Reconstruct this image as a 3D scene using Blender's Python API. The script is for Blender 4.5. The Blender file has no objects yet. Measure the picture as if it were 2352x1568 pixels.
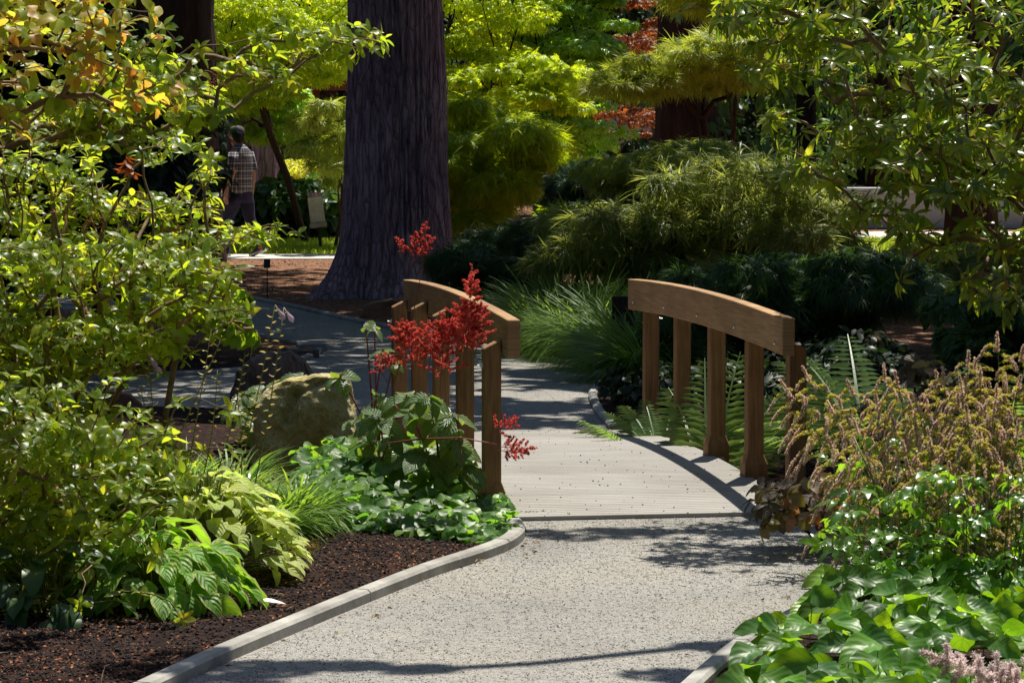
import bpy, bmesh, math, random
import numpy as np
from mathutils import Vector, Matrix
random.seed(7); np.random.seed(7)
PI = math.pi
sc = bpy.context.scene
col = sc.collection
# ------------------------------------------------------------------ camera
HC = 2.0; FD = 7526.0; CX, CY, HZ = 1176.0, 784.0, 254.0
PITCH = math.atan((CY - HZ) / FD)
cd = bpy.data.cameras.new('camera'); cam = bpy.data.objects.new('camera', cd); col.objects.link(cam)
cam.location = (0, 0, HC); cam.rotation_euler = (PI / 2 - PITCH, 0, 0)
cd.lens = 115.2; cd.sensor_width = 36; cd.clip_start = 0.5; cd.clip_end = 1000
cd.dof.use_dof = True; cd.dof.focus_distance = 22; cd.dof.aperture_fstop = 32
sc.camera = cam
# ------------------------------------------------------------------ light
SV = Vector((0.15, 0.42, 1.0)).normalized()
w = bpy.data.worlds.new("World"); sc.world = w; w.use_nodes = True
nt = w.node_tree; bg = nt.nodes['Background']
sky = nt.nodes.new('ShaderNodeTexSky'); sky.sky_type = 'NISHITA'; sky.sun_disc = False; sky.ozone_density = 4.0
sky.sun_elevation = math.asin(SV.z); sky.sun_rotation = math.atan2(SV.x, SV.y)
nt.links.new(sky.outputs[0], bg.inputs[0]); bg.inputs[1].default_value = 0.078
sl = bpy.data.lights.new('sun', 'SUN'); sun = bpy.data.objects.new('sun', sl); col.objects.link(sun)
sl.energy = 5.0; sl.angle = math.radians(0.5); sl.color = (1.0, 0.94, 0.83)
sun.rotation_euler = SV.to_track_quat('Z', 'Y').to_euler(); sun.location = (0, 0, 40)
vs = sc.view_settings; vs.view_transform = 'Standard'; vs.look = 'None'; vs.gamma = 1; vs.use_curve_mapping = False
vs.exposure = 0.45
sc.cycles.max_bounces = 6; sc.cycles.diffuse_bounces = 1; sc.cycles.glossy_bounces = 2
sc.cycles.transmission_bounces = 4; sc.cycles.transparent_max_bounces = 4
sc.cycles.sample_clamp_indirect = 3.0; sc.cycles.use_denoising = True

# ------------------------------------------------------------------ projection helpers (from measurements to metres)
cp, sp = math.cos(PITCH), math.sin(PITCH)
def ray(x, y):
    a = (x - CX) / FD; b = (CY - y) / FD
    return np.array([a, cp + b * sp, -sp + b * cp])
def V(x, y, Y):
    r = ray(x, y); t = Y / r[1]
    return np.array([r[0] * t, Y, HC + r[2] * t])
def G(x, y, z=0.0):
    r = ray(x, y); t = (z - HC) / r[2]
    return np.array([r[0] * t, r[1] * t, z])
def project(P):
    P = np.asarray(P, float); d = P - np.array([0, 0, HC])
    zc = d[:, 1] * cp - d[:, 2] * sp; yc = d[:, 1] * sp + d[:, 2] * cp
    zc = np.maximum(zc, 0.1)
    return np.stack([CX + FD * d[:, 0] / zc, CY - FD * yc / zc, zc], 1)
def inpoly(px, py, poly):
    poly = np.asarray(poly, float); c = np.zeros(len(px), bool); n = len(poly)
    for i in range(n):
        x0, y0 = poly[i]; x1, y1 = poly[(i + 1) % n]
        if y0 == y1: continue
        m = ((y0 > py) != (y1 > py)) & (px < (x1 - x0) * (py - y0) / (y1 - y0) + x0)
        c ^= m
    return c
def sample_poly(poly, n, rng):
    poly = np.asarray(poly, float); lo, hi = poly.min(0), poly.max(0); out = []
    k = 0
    while k < n:
        q = rng.uniform(lo, hi, (n * 2 + 20, 2)); q = q[inpoly(q[:, 0], q[:, 1], poly)]
        out.append(q); k += len(q)
    return np.concatenate(out)[:n]
def vol(poly, Y0, Y1, n, rng):
    q = sample_poly(poly, n, rng); Y = rng.uniform(Y0, Y1, n)
    return np.array([V(a, b, c) for (a, b), c in zip(q, Y)])
def sdist(px, py, poly):
    poly = np.asarray(poly, float); d = np.full(len(px), 1e9); n = len(poly)
    for i in range(n):
        a = poly[i]; b = poly[(i + 1) % n]; ab = b - a; L = (ab ** 2).sum() + 1e-12
        t = np.clip(((px - a[0]) * ab[0] + (py - a[1]) * ab[1]) / L, 0, 1)
        d = np.minimum(d, np.hypot(px - a[0] - t * ab[0], py - a[1] - t * ab[1]))
    return np.where(inpoly(px, py, poly), -d, d)
def spline(pts, k=8):
    pts = [np.asarray(p, float) for p in pts]; P = [2 * pts[0] - pts[1]] + pts + [2 * pts[-1] - pts[-2]]; out = []
    for i in range(1, len(P) - 2):
        for j in range(k):
            t = j / k; a, b, c, d = P[i - 1], P[i], P[i + 1], P[i + 2]
            out.append(.5 * (2 * b + (c - a) * t + (2 * a - 5 * b + 4 * c - d) * t * t + (-a + 3 * b - 3 * c + d) * t ** 3))
    out.append(pts[-1]); return np.array(out)

# ------------------------------------------------------------------ objects
def tag(o, label=None, cat=None, group=None, kind=None):
    if label: o['label'] = label
    if cat: o['category'] = cat
    if group: o['group'] = group
    if kind: o['kind'] = kind
    return o
def thing(name, label, cat, loc=(0, 0, 0), group=None):
    o = bpy.data.objects.new(name, None); col.objects.link(o); o.location = tuple(loc); o.empty_display_size = .2
    return tag(o, label, cat, group)
def link(name, me, parent=None, m=None):
    o = bpy.data.objects.new(name, me); col.objects.link(o)
    M = m if m is not None else Matrix.Identity(4)
    if parent is not None:
        o.parent = parent
        q = parent; off = Vector((0, 0, 0))
        while q is not None:
            off += q.location; q = q.parent
        M = Matrix.Translation(-off) @ M
    o.matrix_basis = M
    return o
def mesh_np(name, Vt, T, mat, uv=None, smooth=True):
    me = bpy.data.meshes.new(name); Vt = np.asarray(Vt, np.float32); T = np.asarray(T, np.int32)
    me.vertices.add(len(Vt)); me.vertices.foreach_set('co', Vt.ravel())
    me.loops.add(T.size); me.loops.foreach_set('vertex_index', T.ravel())
    me.polygons.add(len(T)); k = T.shape[1]
    me.polygons.foreach_set('loop_start', np.arange(len(T), dtype=np.int32) * k)
    me.polygons.foreach_set('loop_total', np.full(len(T), k, np.int32))
    if uv is not None:
        u = me.uv_layers.new(name='UVMap'); u.data.foreach_set('uv', np.asarray(uv, np.float32)[T.ravel()].ravel())
    me.update(calc_edges=True); me.validate()
    me.polygons.foreach_set('use_smooth', np.full(len(me.polygons), smooth))
    if mat: me.materials.append(mat)
    return me
class MB:
    def __init__(s): s.v = []; s.f = []
    def add(s, vs, fs):
        n = len(s.v); s.v += [tuple(v) for v in vs]; s.f += [tuple(i + n for i in f) for f in fs]; return s
    def box(s, c, h, R=None):
        vs = []
        for dz in (-1, 1):
            for dx, dy in ((-1, -1), (1, -1), (1, 1), (-1, 1)):
                q = Vector((dx * h[0], dy * h[1], dz * h[2]))
                if R is not None: q = R @ q
                vs.append(q + Vector(c))
        return s.add(vs, [(3, 2, 1, 0), (4, 5, 6, 7), (0, 1, 5, 4), (1, 2, 6, 5), (2, 3, 7, 6), (3, 0, 4, 7)])
    def loft(s, rings, caps=True):
        n = len(rings[0]); b = len(s.v)
        for r in rings: s.v += [tuple(p) for p in r]
        for i in range(len(rings) - 1):
            for j in range(n):
                k = (j + 1) % n; s.f.append((b + i * n + j, b + i * n + k, b + (i + 1) * n + k, b + (i + 1) * n + j))
        if caps:
            s.f.append(tuple(b + j for j in reversed(range(n)))); s.f.append(tuple(b + (len(rings) - 1) * n + j for j in range(n)))
        return s
    def tube(s, p, r, n=8):
        p = [Vector(q) for q in p]; rings = []
        for i, q in enumerate(p):
            d = (p[min(i + 1, len(p) - 1)] - p[max(i - 1, 0)]).normalized()
            a = d.orthogonal().normalized() if i == 0 else (a - d * a.dot(d)).normalized()
            b = d.cross(a); rr = r[i] if hasattr(r, '__len__') else r
            rings.append([q + (a * math.cos(2 * PI * j / n) + b * math.sin(2 * PI * j / n)) * rr for j in range(n)])
        return s.loft(rings)
    def mesh(s, name, mat, smooth=False, bevel=0.0):
        me = bpy.data.meshes.new(name); me.from_pydata([tuple(v) for v in s.v], [], s.f)
        if bevel:
            bm = bmesh.new(); bm.from_mesh(me)
            bmesh.ops.bevel(bm, geom=[e for e in bm.edges if e.is_manifold and e.calc_face_angle(0) > .5], offset=bevel, segments=1, affect='EDGES')
            bm.to_mesh(me); bm.free()
        me.update()
        if smooth:
            me.polygons.foreach_set('use_smooth', [True] * len(me.polygons))
        if mat: me.materials.append(mat)
        return me
    def build(s, name, mat, parent=None, smooth=False, bevel=0.0):
        return link(name, s.mesh(name, mat, smooth, bevel), parent)

# ------------------------------------------------------------------ materials
class NT:
    def __init__(s, name):
        s.m = bpy.data.materials.new(name); s.m.use_nodes = True; s.t = s.m.node_tree; s.n = s.t.nodes; s.n.clear()
        s.out = s.n.new('ShaderNodeOutputMaterial')
    def N(s, ty, **kw):
        n = s.n.new('ShaderNode' + ty)
        for k, v in kw.items():
            if k.startswith('i_'):
                key = k[2:]; key = int(key) if key.isdigit() else key.replace('_', ' ')
                if hasattr(v, 'is_output') or isinstance(v, bpy.types.NodeSocket): s.t.links.new(v, n.inputs[key])
                else: n.inputs[key].default_value = v
            else: setattr(n, k, v)
        return n
    def L(s, a, b): s.t.links.new(a, b)
    def math(s, op, a, b=0.0, c=None):
        n = s.N('Math', operation=op)
        for i, x in enumerate((a, b, c)):
            if x is None: continue
            if isinstance(x, bpy.types.NodeSocket): s.L(x, n.inputs[i])
            else: n.inputs[i].default_value = x
        return n.outputs[0]
    def mix(s, f, a, b, bt='MIX'):
        n = s.N('MixRGB', blend_type=bt)
        for i, x in enumerate((f, a, b)):
            if isinstance(x, bpy.types.NodeSocket): s.L(x, n.inputs[i])
            elif i == 0: n.inputs[0].default_value = x
            else: n.inputs[i].default_value = (*x[:3], 1)
        return n.outputs[0]
    def ramp(s, f, stops, interp='LINEAR'):
        n = s.N('ValToRGB'); r = n.color_ramp; r.interpolation = interp
        while len(r.elements) < len(stops): r.elements.new(.5)
        for e, (p, c) in zip(r.elements, stops): e.position = p; e.color = (*c[:3], 1)
        s.L(f, n.inputs[0]); return n.outputs[0]
    def noise(s, scale, detail=4, vec=None, rough=.55, out=0):
        n = s.N('TexNoise', i_Scale=scale, i_Detail=detail, i_Roughness=rough)
        if vec is not None: s.L(vec, n.inputs['Vector'])
        return n.outputs[out]
    def coord(s, which='Object', scale=None):
        c = s.N('TexCoord').outputs[which]
        if which == 'World': pass
        if scale:
            mp = s.N('Mapping', i_Scale=scale); s.L(c, mp.inputs[0]); c = mp.outputs[0]
        return c
    def pos(s, scale=None):
        c = s.N('NewGeometry').outputs['Position']
        if scale:
            mp = s.N('Mapping', i_Scale=scale); s.L(c, mp.inputs[0]); c = mp.outputs[0]
        return c
    def bump(s, h, strength=.5, dist=.02):
        return s.N('Bump', i_Strength=strength, i_Distance=dist, i_Height=h).outputs[0]
    def prin(s, color, rough=.8, spec=.3, bump=None, **kw):
        p = s.N('BsdfPrincipled')
        if isinstance(color, bpy.types.NodeSocket): s.L(color, p.inputs['Base Color'])
        else: p.inputs['Base Color'].default_value = (*color[:3], 1)
        if isinstance(rough, bpy.types.NodeSocket): s.L(rough, p.inputs['Roughness'])
        else: p.inputs['Roughness'].default_value = rough
        p.inputs['Specular IOR Level'].default_value = spec
        if bump is not None: s.L(bump, p.inputs['Normal'])
        for k, v in kw.items(): p.inputs[k.replace('_', ' ')].default_value = v
        s.L(p.outputs[0], s.out.inputs[0]); return p

def even(cols):
    n = len(cols)
    return [(i / max(n - 1, 1), c) for i, c in enumerate(cols)]
def leafmat(name, base, trans, tmix=.5, rough=.35, spec=.5, veins=0, edge=None, vcol=None, vb=.55):
    s = NT(name); g = 1.0 if name in ('evergreen_leaf', 'felted_leaf', 'lilac_petal') else .95 / (1 - tmix)   # reflectance is shared with the translucent part
    base = [tuple(min(.8, x * g) for x in c) for c in base]
    r = s.math('FRACT', s.math('ADD', s.N('NewGeometry').outputs['Random Per Island'], s.N('ObjectInfo').outputs['Random']))
    b = s.ramp(r, even(base)); t = s.ramp(r, even(trans)); nrm = None
    nz = s.noise(9, 2, s.pos())
    k = s.ramp(nz, [(.3, (.75, .75, .7)), (.7, (1.15, 1.15, 1.1))])
    b = s.mix(1, b, k, 'MULTIPLY'); t = s.mix(1, t, k, 'MULTIPLY')
    if veins or edge:
        uv = s.N('SeparateXYZ'); s.L(s.N('UVMap').outputs[0], uv.inputs[0]); u, v = uv.outputs[0], uv.outputs[1]
        au = s.math('ABSOLUTE', s.math('MULTIPLY_ADD', u, 2.0, -1.0))
        if veins:
            ph = s.math('MULTIPLY', s.math('MULTIPLY_ADD', au, -.35, v), veins * 2 * PI)
            sv = s.math('SINE', ph)
            mid = s.math('LESS_THAN', au, .07)
            vn = s.math('MAXIMUM', s.math('GREATER_THAN', sv, .86), mid)
            vf = s.math('MULTIPLY', vn, .55)
            b = s.mix(vf, b, vcol or (.3, .38, .12)); t = s.mix(s.math('MULTIPLY', vn, .35), t, (.1, .2, .02))
            nrm = s.bump(sv, vb, .006)
        if edge:
            e = s.math('GREATER_THAN', s.math('ADD', au, s.math('MULTIPLY', s.noise(14, 2, s.pos()), .25)), .88)
            b = s.mix(e, b, edge); t = s.mix(e, t, edge)
    p = s.N('BsdfPrincipled'); s.L(b, p.inputs['Base Color']); p.inputs['Roughness'].default_value = rough
    p.inputs['Specular IOR Level'].default_value = spec
    tr = s.N('BsdfTranslucent'); s.L(t, tr.inputs[0])
    if nrm is not None: s.L(nrm, p.inputs['Normal'])
    mx = s.N('MixShader'); mx.inputs[0].default_value = tmix
    s.L(p.outputs[0], mx.inputs[1]); s.L(tr.outputs[0], mx.inputs[2]); s.L(mx.outputs[0], s.out.inputs[0])
    return s.m
def simple(name, c, rough=.7, spec=.3, metal=0, var=.25, scale=12, bump=.3, bd=.01, stretch=None):
    s = NT(name); co = s.pos(stretch)
    n = s.noise(scale, 5, co)
    cc = s.mix(1, c, s.ramp(n, [(.3, (1 - var,) * 3), (.7, (1 + var,) * 3)]), 'MULTIPLY')
    s.prin(cc, rough, spec, s.bump(n, bump, bd), Metallic=metal); return s.m

# gravel
s = NT('gravel'); P = s.pos()
vo = s.N('TexVoronoi', i_Scale=165.0); s.L(P, vo.inputs['Vector'])
vo2 = s.N('TexVoronoi', i_Scale=300.0); s.L(P, vo2.inputs['Vector'])
n1 = s.noise(.9, 5, P, .6); n2 = s.noise(26, 6, P, .7)
c = s.ramp(vo.outputs['Color'], [(0, (.11, .11, .13)), (.16, (.30, .30, .30)), (.6, (.43, .43, .42)), (1, (.60, .61, .60))])
c = s.mix(.5, c, s.ramp(vo2.outputs['Color'], [(0, (.16, .16, .17)), (.4, (.48, .47, .44)), (1, (.62, .6, .55))]))
c = s.mix(s.math('MULTIPLY', s.math('GREATER_THAN', n1, .5), .3), c, (.50, .47, .41))
c = s.mix(1, c, s.ramp(s.noise(.55, 4, P, .6), [(.35, (.78, .76, .74)), (.6, (1.08, 1.05, 1.0))]), 'MULTIPLY')
c = s.mix(1, c, s.ramp(n2, [(.32, (.36, .36, .37)), (.47, (.95, .95, .95)), (.7, (1.05, 1.07, 1.08))]), 'MULTIPLY')
h = s.math('ADD', s.math('MULTIPLY', vo.outputs['Distance'], -1.0), s.math('MULTIPLY', n2, .8))
s.prin(c, .85, .25, s.bump(h, .9, .012)); M_gravel = s.m
# mulch
s = NT('bark_mulch'); P = s.pos()
vo = s.N('TexVoronoi', i_Scale=42.0); s.L(P, vo.inputs['Vector']); n2 = s.noise(14, 6, P, .7); n3 = s.noise(2.2, 3, P)
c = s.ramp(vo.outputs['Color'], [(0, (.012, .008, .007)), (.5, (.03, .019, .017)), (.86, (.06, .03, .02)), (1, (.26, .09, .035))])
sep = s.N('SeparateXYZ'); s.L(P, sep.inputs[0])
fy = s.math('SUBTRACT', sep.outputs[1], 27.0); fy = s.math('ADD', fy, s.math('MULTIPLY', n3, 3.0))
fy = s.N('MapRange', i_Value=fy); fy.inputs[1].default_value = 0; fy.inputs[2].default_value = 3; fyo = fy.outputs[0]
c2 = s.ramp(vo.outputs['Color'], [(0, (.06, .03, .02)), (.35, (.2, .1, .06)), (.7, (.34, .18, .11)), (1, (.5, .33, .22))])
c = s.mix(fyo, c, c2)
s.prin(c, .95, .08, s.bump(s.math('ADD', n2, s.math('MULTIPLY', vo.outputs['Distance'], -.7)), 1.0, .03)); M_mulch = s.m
# concrete
s = NT('kerb_concrete'); P = s.pos(); n = s.noise(30, 6, P); nb = s.noise(3, 3, P)
c = s.mix(1, (.42, .41, .38), s.ramp(nb, [(.35, (.6, .59, .58)), (.7, (1.1, 1.1, 1.08))]), 'MULTIPLY')
c = s.mix(1, c, s.ramp(n, [(.3, (.85,) * 3), (.7, (1.1,) * 3)]), 'MULTIPLY')
s.prin(c, .85, .2, s.bump(n, .4, .004)); M_conc = s.m
# wood
def wood(name, c1, c2, axis=(30, 30, 1.5), rough=.75):
    s = NT(name); P = s.N('TexCoord').outputs['Object']
    mp = s.N('Mapping', i_Scale=axis); s.L(P, mp.inputs[0])
    n = s.noise(3, 6, mp.outputs[0], .65); nb = s.noise(1.6, 3, s.pos())
    r = s.N('ObjectInfo').outputs['Random']
    c = s.ramp(n, [(.3, c1), (.7, c2)])
    c = s.mix(1, c, s.ramp(nb, [(.3, (.7, .68, .62)), (.7, (1.15, 1.12, 1.05))]), 'MULTIPLY')
    c = s.mix(1, c, s.ramp(r, [(0, (.88, .86, .84)), (1, (1.1, 1.1, 1.1))]), 'MULTIPLY')
    s.prin(c, rough, .25, s.bump(n, .35, .004)); return s.m
M_post = wood('treated_timber', (.17, .09, .045), (.38, .225, .11))
M_rail = wood('rail_timber', (.28, .16, .085), (.50, .33, .18), (1.5, 1.5, 30))
s = NT('deck_board'); P = s.pos(); n = s.noise(5, 5, s.pos((.6, 8, 8))); nb = s.noise(40, 3, P); nc = s.noise(1.2, 3, P)
r = s.N('ObjectInfo').outputs['Random']
c = s.mix(1, (.335, .325, .305), s.ramp(n, [(.3, (.86, .85, .84)), (.7, (1.08, 1.08, 1.08))]), 'MULTIPLY')
c = s.mix(1, c, s.ramp(r, [(0, (.9, .9, .9)), (1, (1.06, 1.05, 1.04))]), 'MULTIPLY')
c = s.mix(1, c, s.ramp(nb, [(.25, (.7, .68, .66)), (.36, (1, 1, 1))]), 'MULTIPLY')
c = s.mix(1, c, s.ramp(nc, [(.3, (.86, .84, .82)), (.6, (1.05, 1.05, 1.05))]), 'MULTIPLY')
s.prin(c, .7, .2, s.bump(n, .2, .003)); M_deck = s.m
M_steel = simple('galvanised_steel', (.6, .6, .62), .3, .5, 1.0, .1)
M_dark = simple('dark_soil', (.02, .015, .012), .95, .1)
# bark
def bark(name, c1, c2, sc_=5, st=(1, 1, .12), bd=.05):
    s = NT(name); P = s.pos(st); n = s.noise(sc_, 8, P, .7); n2 = s.noise(sc_ * 3.2, 5, P, .7); nb = s.noise(1.1, 3, s.pos())
    c = s.ramp(n, [(.32, c1), (.62, c2)])
    c = s.mix(.35, c, s.ramp(n2, [(.3, tuple(x * .5 for x in c1)), (.7, tuple(min(1, x * 1.3) for x in c2))]))
    c = s.mix(1, c, s.ramp(nb, [(.3, (.75, .7, .75)), (.7, (1.2, 1.15, 1.1))]), 'MULTIPLY')
    h = s.math('ADD', n, s.math('MULTIPLY', n2, .5))
    if name == 'furrowed_bark':   # fissures between long bark plates
        wv = s.N('VectorMath', operation='ADD'); s.L(P, wv.inputs[0]); sc3 = s.N('VectorMath', operation='SCALE'); s.L(s.noise(3, 3, P, out=1), sc3.inputs[0]); sc3.inputs['Scale'].default_value = .14; s.L(sc3.outputs[0], wv.inputs[1])
        vo = s.N('TexVoronoi', feature='DISTANCE_TO_EDGE', i_Scale=17.0); s.L(wv.outputs[0], vo.inputs['Vector'])
        e = s.ramp(vo.outputs['Distance'], [(0, (.58, .54, .54)), (.06, (.95, .94, .94)), (.3, (1.15, 1.12, 1.12))]); c = s.mix(1, c, e, 'MULTIPLY'); h = s.math('ADD', h, s.math('MULTIPLY', s.math('MINIMUM', vo.outputs['Distance'], .2), 2.2))
    s.prin(c, .95, .1, s.bump(h, 1.0, bd)); return s.m
M_bark = bark('furrowed_bark', (.24, .16, .20), (.70, .52, .62), 8, (1, 1, .2), .06)
M_bark2 = bark('dark_bark', (.035, .024, .022), (.10, .07, .065))
M_twig = simple('twig_bark', (.22, .15, .085), .8, .2, var=.35, scale=30)
M_twig_d = simple('dark_twig', (.07, .04, .03), .85, .2, var=.35, scale=30)
M_stem = simple('green_stem', (.16, .2, .05), .6, .3)
M_redstem = simple('red_stem', (.26, .05, .045), .5, .4)
# rock
s = NT('mossy_sandstone'); P = s.pos(); n = s.noise(7, 8, P, .65); nb = s.noise(2.5, 4, P); nf = s.noise(45, 4, P)
c = s.ramp(n, [(.3, (.36, .29, .09)), (.5, (.56, .49, .24)), (.72, (.70, .64, .42))])
c = s.mix(s.ramp(nb, [(.47, (0, 0, 0)), (.6, (.5, .5, .5))]), c, (.26, .20, .02))
c = s.mix(1, c, s.ramp(nf, [(.3, (.8, .8, .8)), (.7, (1.12, 1.12, 1.12))]), 'MULTIPLY')
s.prin(c, .9, .15, s.bump(s.math('ADD', n, s.math('MULTIPLY', nf, .6)), 1.0, .035)); M_rock = s.m
M_rock2 = bark('furrowed_grey_rock', (.10, .085, .07), (.34, .29, .24), 9, (1.6, 1, .5), .04)
M_rock3 = simple('rusty_rock', (.3, .16, .1), .9, .2, scale=9, bump=.8, bd=.03)

# ------------------------------------------------------------------ setting
KL = [G(x, y, .05)[:2] for x, y in [(-700, 2150), (-150, 1800), (150, 1662), (350, 1568), (520, 1490), (700, 1415), (850, 1354), (1000, 1296), (1100, 1264), (1170, 1238), (1200, 1218), (1206, 1203), (1196, 1186)]]
KR = [G(x, y, .03)[:2] for x, y in [(1250, 2100), (1420, 1720), (1569, 1568), (1678, 1479), (1770, 1427), (1872, 1373), (1930, 1325), (1960, 1280), (1955, 1235), (1900, 1196)]]
kl = spline(KL); kr = spline(KR)
_ba = math.radians(9.4); _c, _s = math.cos(_ba), math.sin(_ba)
_bp = lambda u, v: np.array([.705 + _c * u - _s * v, 16.02 + _s * u + _c * v])
NEAR = np.concatenate([kl, [_bp(-.76, .06), _bp(.76, .06)], kr[::-1]])
FR = [(1402, 990), (1368, 950), (1352, 915), (1360, 893), (1380, 872), (1358, 855), (1300, 838), (1200, 820), (1060, 790), (900, 757), (790, 735), (620, 697), (400, 660), (100, 640), (-250, 630)]
FLr = [(-250, 690), (100, 708), (400, 745), (560, 768), (680, 790), (736, 803), (730, 818), (660, 838), (540, 856), (250, 872), (-100, 885), (-500, 900)]
FLL = [(-500, 960), (-100, 950), (250, 938), (480, 940), (640, 955), (800, 985), (960, 1002)]
fr = spline([G(x, y)[:2] for x, y in FR], 6); fl = spline([G(x, y)[:2] for x, y in FLr], 6); fll = spline([G(x, y)[:2] for x, y in FLL], 6)
FARP = np.concatenate([fr, fl, fll])
# bridge frame
BA = math.radians(9.4); bu = np.array([math.cos(BA), math.sin(BA)]); bv = np.array([-math.sin(BA), math.cos(BA)])
B0 = np.array([.705, 16.02]); BL = 4.2; BW = .735
def B(u, v, z): q = B0 + bu * u + bv * v; return Vector((q[0], q[1], z))
def arch(v): t = v / BL; return .022 + .075 * 4 * t * (1 - t)
def hnoise(x, y):
    return (np.sin(x * 2.1 + 1.3 * np.sin(y * 1.7)) * np.cos(y * 1.9 + .8) + .5 * np.sin(x * 5.3 + y * 3.1) + .4 * np.cos(y * 6.1 - x * 4.2)) / 1.9
def gheight(x, y):
    x = np.atleast_1d(np.asarray(x, float)); y = np.atleast_1d(np.asarray(y, float))
    d = np.minimum(sdist(x, y, NEAR), sdist(x, y, FARP))
    rx = x - B0[0]; ry = y - B0[1]; u = rx * bu[0] + ry * bu[1]; v = rx * bv[0] + ry * bv[1]
    onb = (np.abs(u) < BW) & (v > -.05) & (v < BL + .05)
    h = .02 + .03 * np.clip(d, 0, 1) + .03 * hnoise(x, y) * np.clip((d - .1) * 2, 0, 1)
    ditch = np.exp(-((v - 2.1) / .85) ** 4) * np.clip(1 - (np.abs(u) - 3) / 2.5, 0, 1)
    h = h - .42 * ditch
    h = h * np.clip((37 - y) / 5, 0, 1)
    h = np.where(d < .04, -.06, h)
    h = np.where(onb & (d >= 0), -.1 - .4 * ditch, h)
    return h
def axis_steps(segs):
    a = [segs[0][0]]
    for lo, hi, st in segs:
        n = max(1, int(round((hi - lo) / st))); a += list(lo + (hi - lo) * np.arange(1, n + 1) / n)
    return np.array(a)
gx = axis_steps([(-150, -30, 20), (-30, -9, 1.5), (-9, -3.6, .3), (-3.6, 3.6, .07), (3.6, 9, .3), (9, 30, 1.5), (30, 150, 20)])
gy = axis_steps([(-40, 6, 4), (6, 10.5, .5), (10.5, 24, .08), (24, 36, .2), (36, 60, .6), (60, 260, 12)])
X, Y = np.meshgrid(gx, gy); H = gheight(X.ravel(), Y.ravel())
nx, ny = len(gx), len(gy); I = np.arange(nx * ny).reshape(ny, nx)
Q = np.stack([I[:-1, :-1], I[:-1, 1:], I[1:, 1:], I[1:, :-1]], -1).reshape(-1, 4)
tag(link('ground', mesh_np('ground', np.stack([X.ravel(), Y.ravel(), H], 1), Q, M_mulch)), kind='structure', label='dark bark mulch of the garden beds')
def sheet(name, poly, z, mat, label=None):
    bm = bmesh.new(); vs_ = [bm.verts.new((p[0], p[1], z)) for p in poly]
    f = bm.faces.new(vs_)
    if f.normal.z < 0: f.normal_flip()
    bmesh.ops.triangulate(bm, faces=[f]); me = bpy.data.meshes.new(name); bm.to_mesh(me); bm.free(); me.materials.append(mat)
    o = link(name, me); return tag(o, label, kind='structure')
nearpath = sheet('gravel_path', NEAR, 0.0, M_gravel, 'pale grey gravel path in front of the footbridge')
farpath = sheet('gravel_path', FARP, 0.0, M_gravel, 'shaded gravel path curving away behind the footbridge')
def kerb(label, pts, side, parts=2, wd=.075, top=.05):
    e = bpy.data.objects.new('kerb', None); col.objects.link(e); tag(e, label, kind='structure')
    pts = np.asarray(pts); n = len(pts); t = np.gradient(pts, axis=0); t /= np.linalg.norm(t, axis=1)[:, None]
    nr = np.stack([-t[:, 1], t[:, 0]], 1) * side
    cut = [int(round(i * (n - 1) / parts)) for i in range(parts + 1)]
    for a, b in zip(cut[:-1], cut[1:]):
        rings = []; b_ = .012
        for i in range(a, b + 1):
            p = pts[i].copy()
            if i == a and a > 0: p = p + t[i] * .012
            q = nr[i]; i0 = lambda o, z: (p[0] + q[0] * o, p[1] + q[1] * o, z)
            rings.append([i0(0, -.12), i0(0, top - b_), i0(b_, top), i0(wd - b_, top + .002), i0(wd, top - b_), i0(wd, -.12)])
        MB().loft(rings).build('kerb_section', M_conc, e, smooth=False)
    return e
kerb('long pale concrete kerb along the left side of the near path', kl, 1, 4)
kerb('concrete kerb along the right side of the near path', kr, -1, 3)
kerb('thin kerb along the right and back side of the far path', fr, -1, 4, .06, .035)
kerb('kerb round the dark island bed between the far paths', fl, -1, 3, .06, .035)
# far white walk, lawn, clearing
M_walk = simple('pale_concrete', (.62, .58, .52), .85, .2, var=.1, scale=4, bump=.2)
def flat(name, x0, x1, y0, y1, z, mat, label):
    return sheet(name, [(x0, y0), (x1, y0), (x1, y1), (x0, y1)], z, mat, label)
flat('footpath', -14, 1.2, 44.1, 45.5, .012, M_walk, 'pale sunlit footpath the man walks along')
flat('footpath', 2.6, 18, 50.0, 54.0, .012, M_walk, 'pale sunlit paving in the clearing at far right')
M_grassg = simple('lawn_base', (.10, .13, .03), .9, .1, scale=8)
flat('lawn', -14, 1.2, 45.6, 50.5, .008, M_grassg, 'sunlit strip of lawn behind the pale footpath')
flat('lawn', 2.6, 18, 45.0, 49.9, .008, M_grassg, 'dry yellowish lawn in the clearing at far right')

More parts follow.
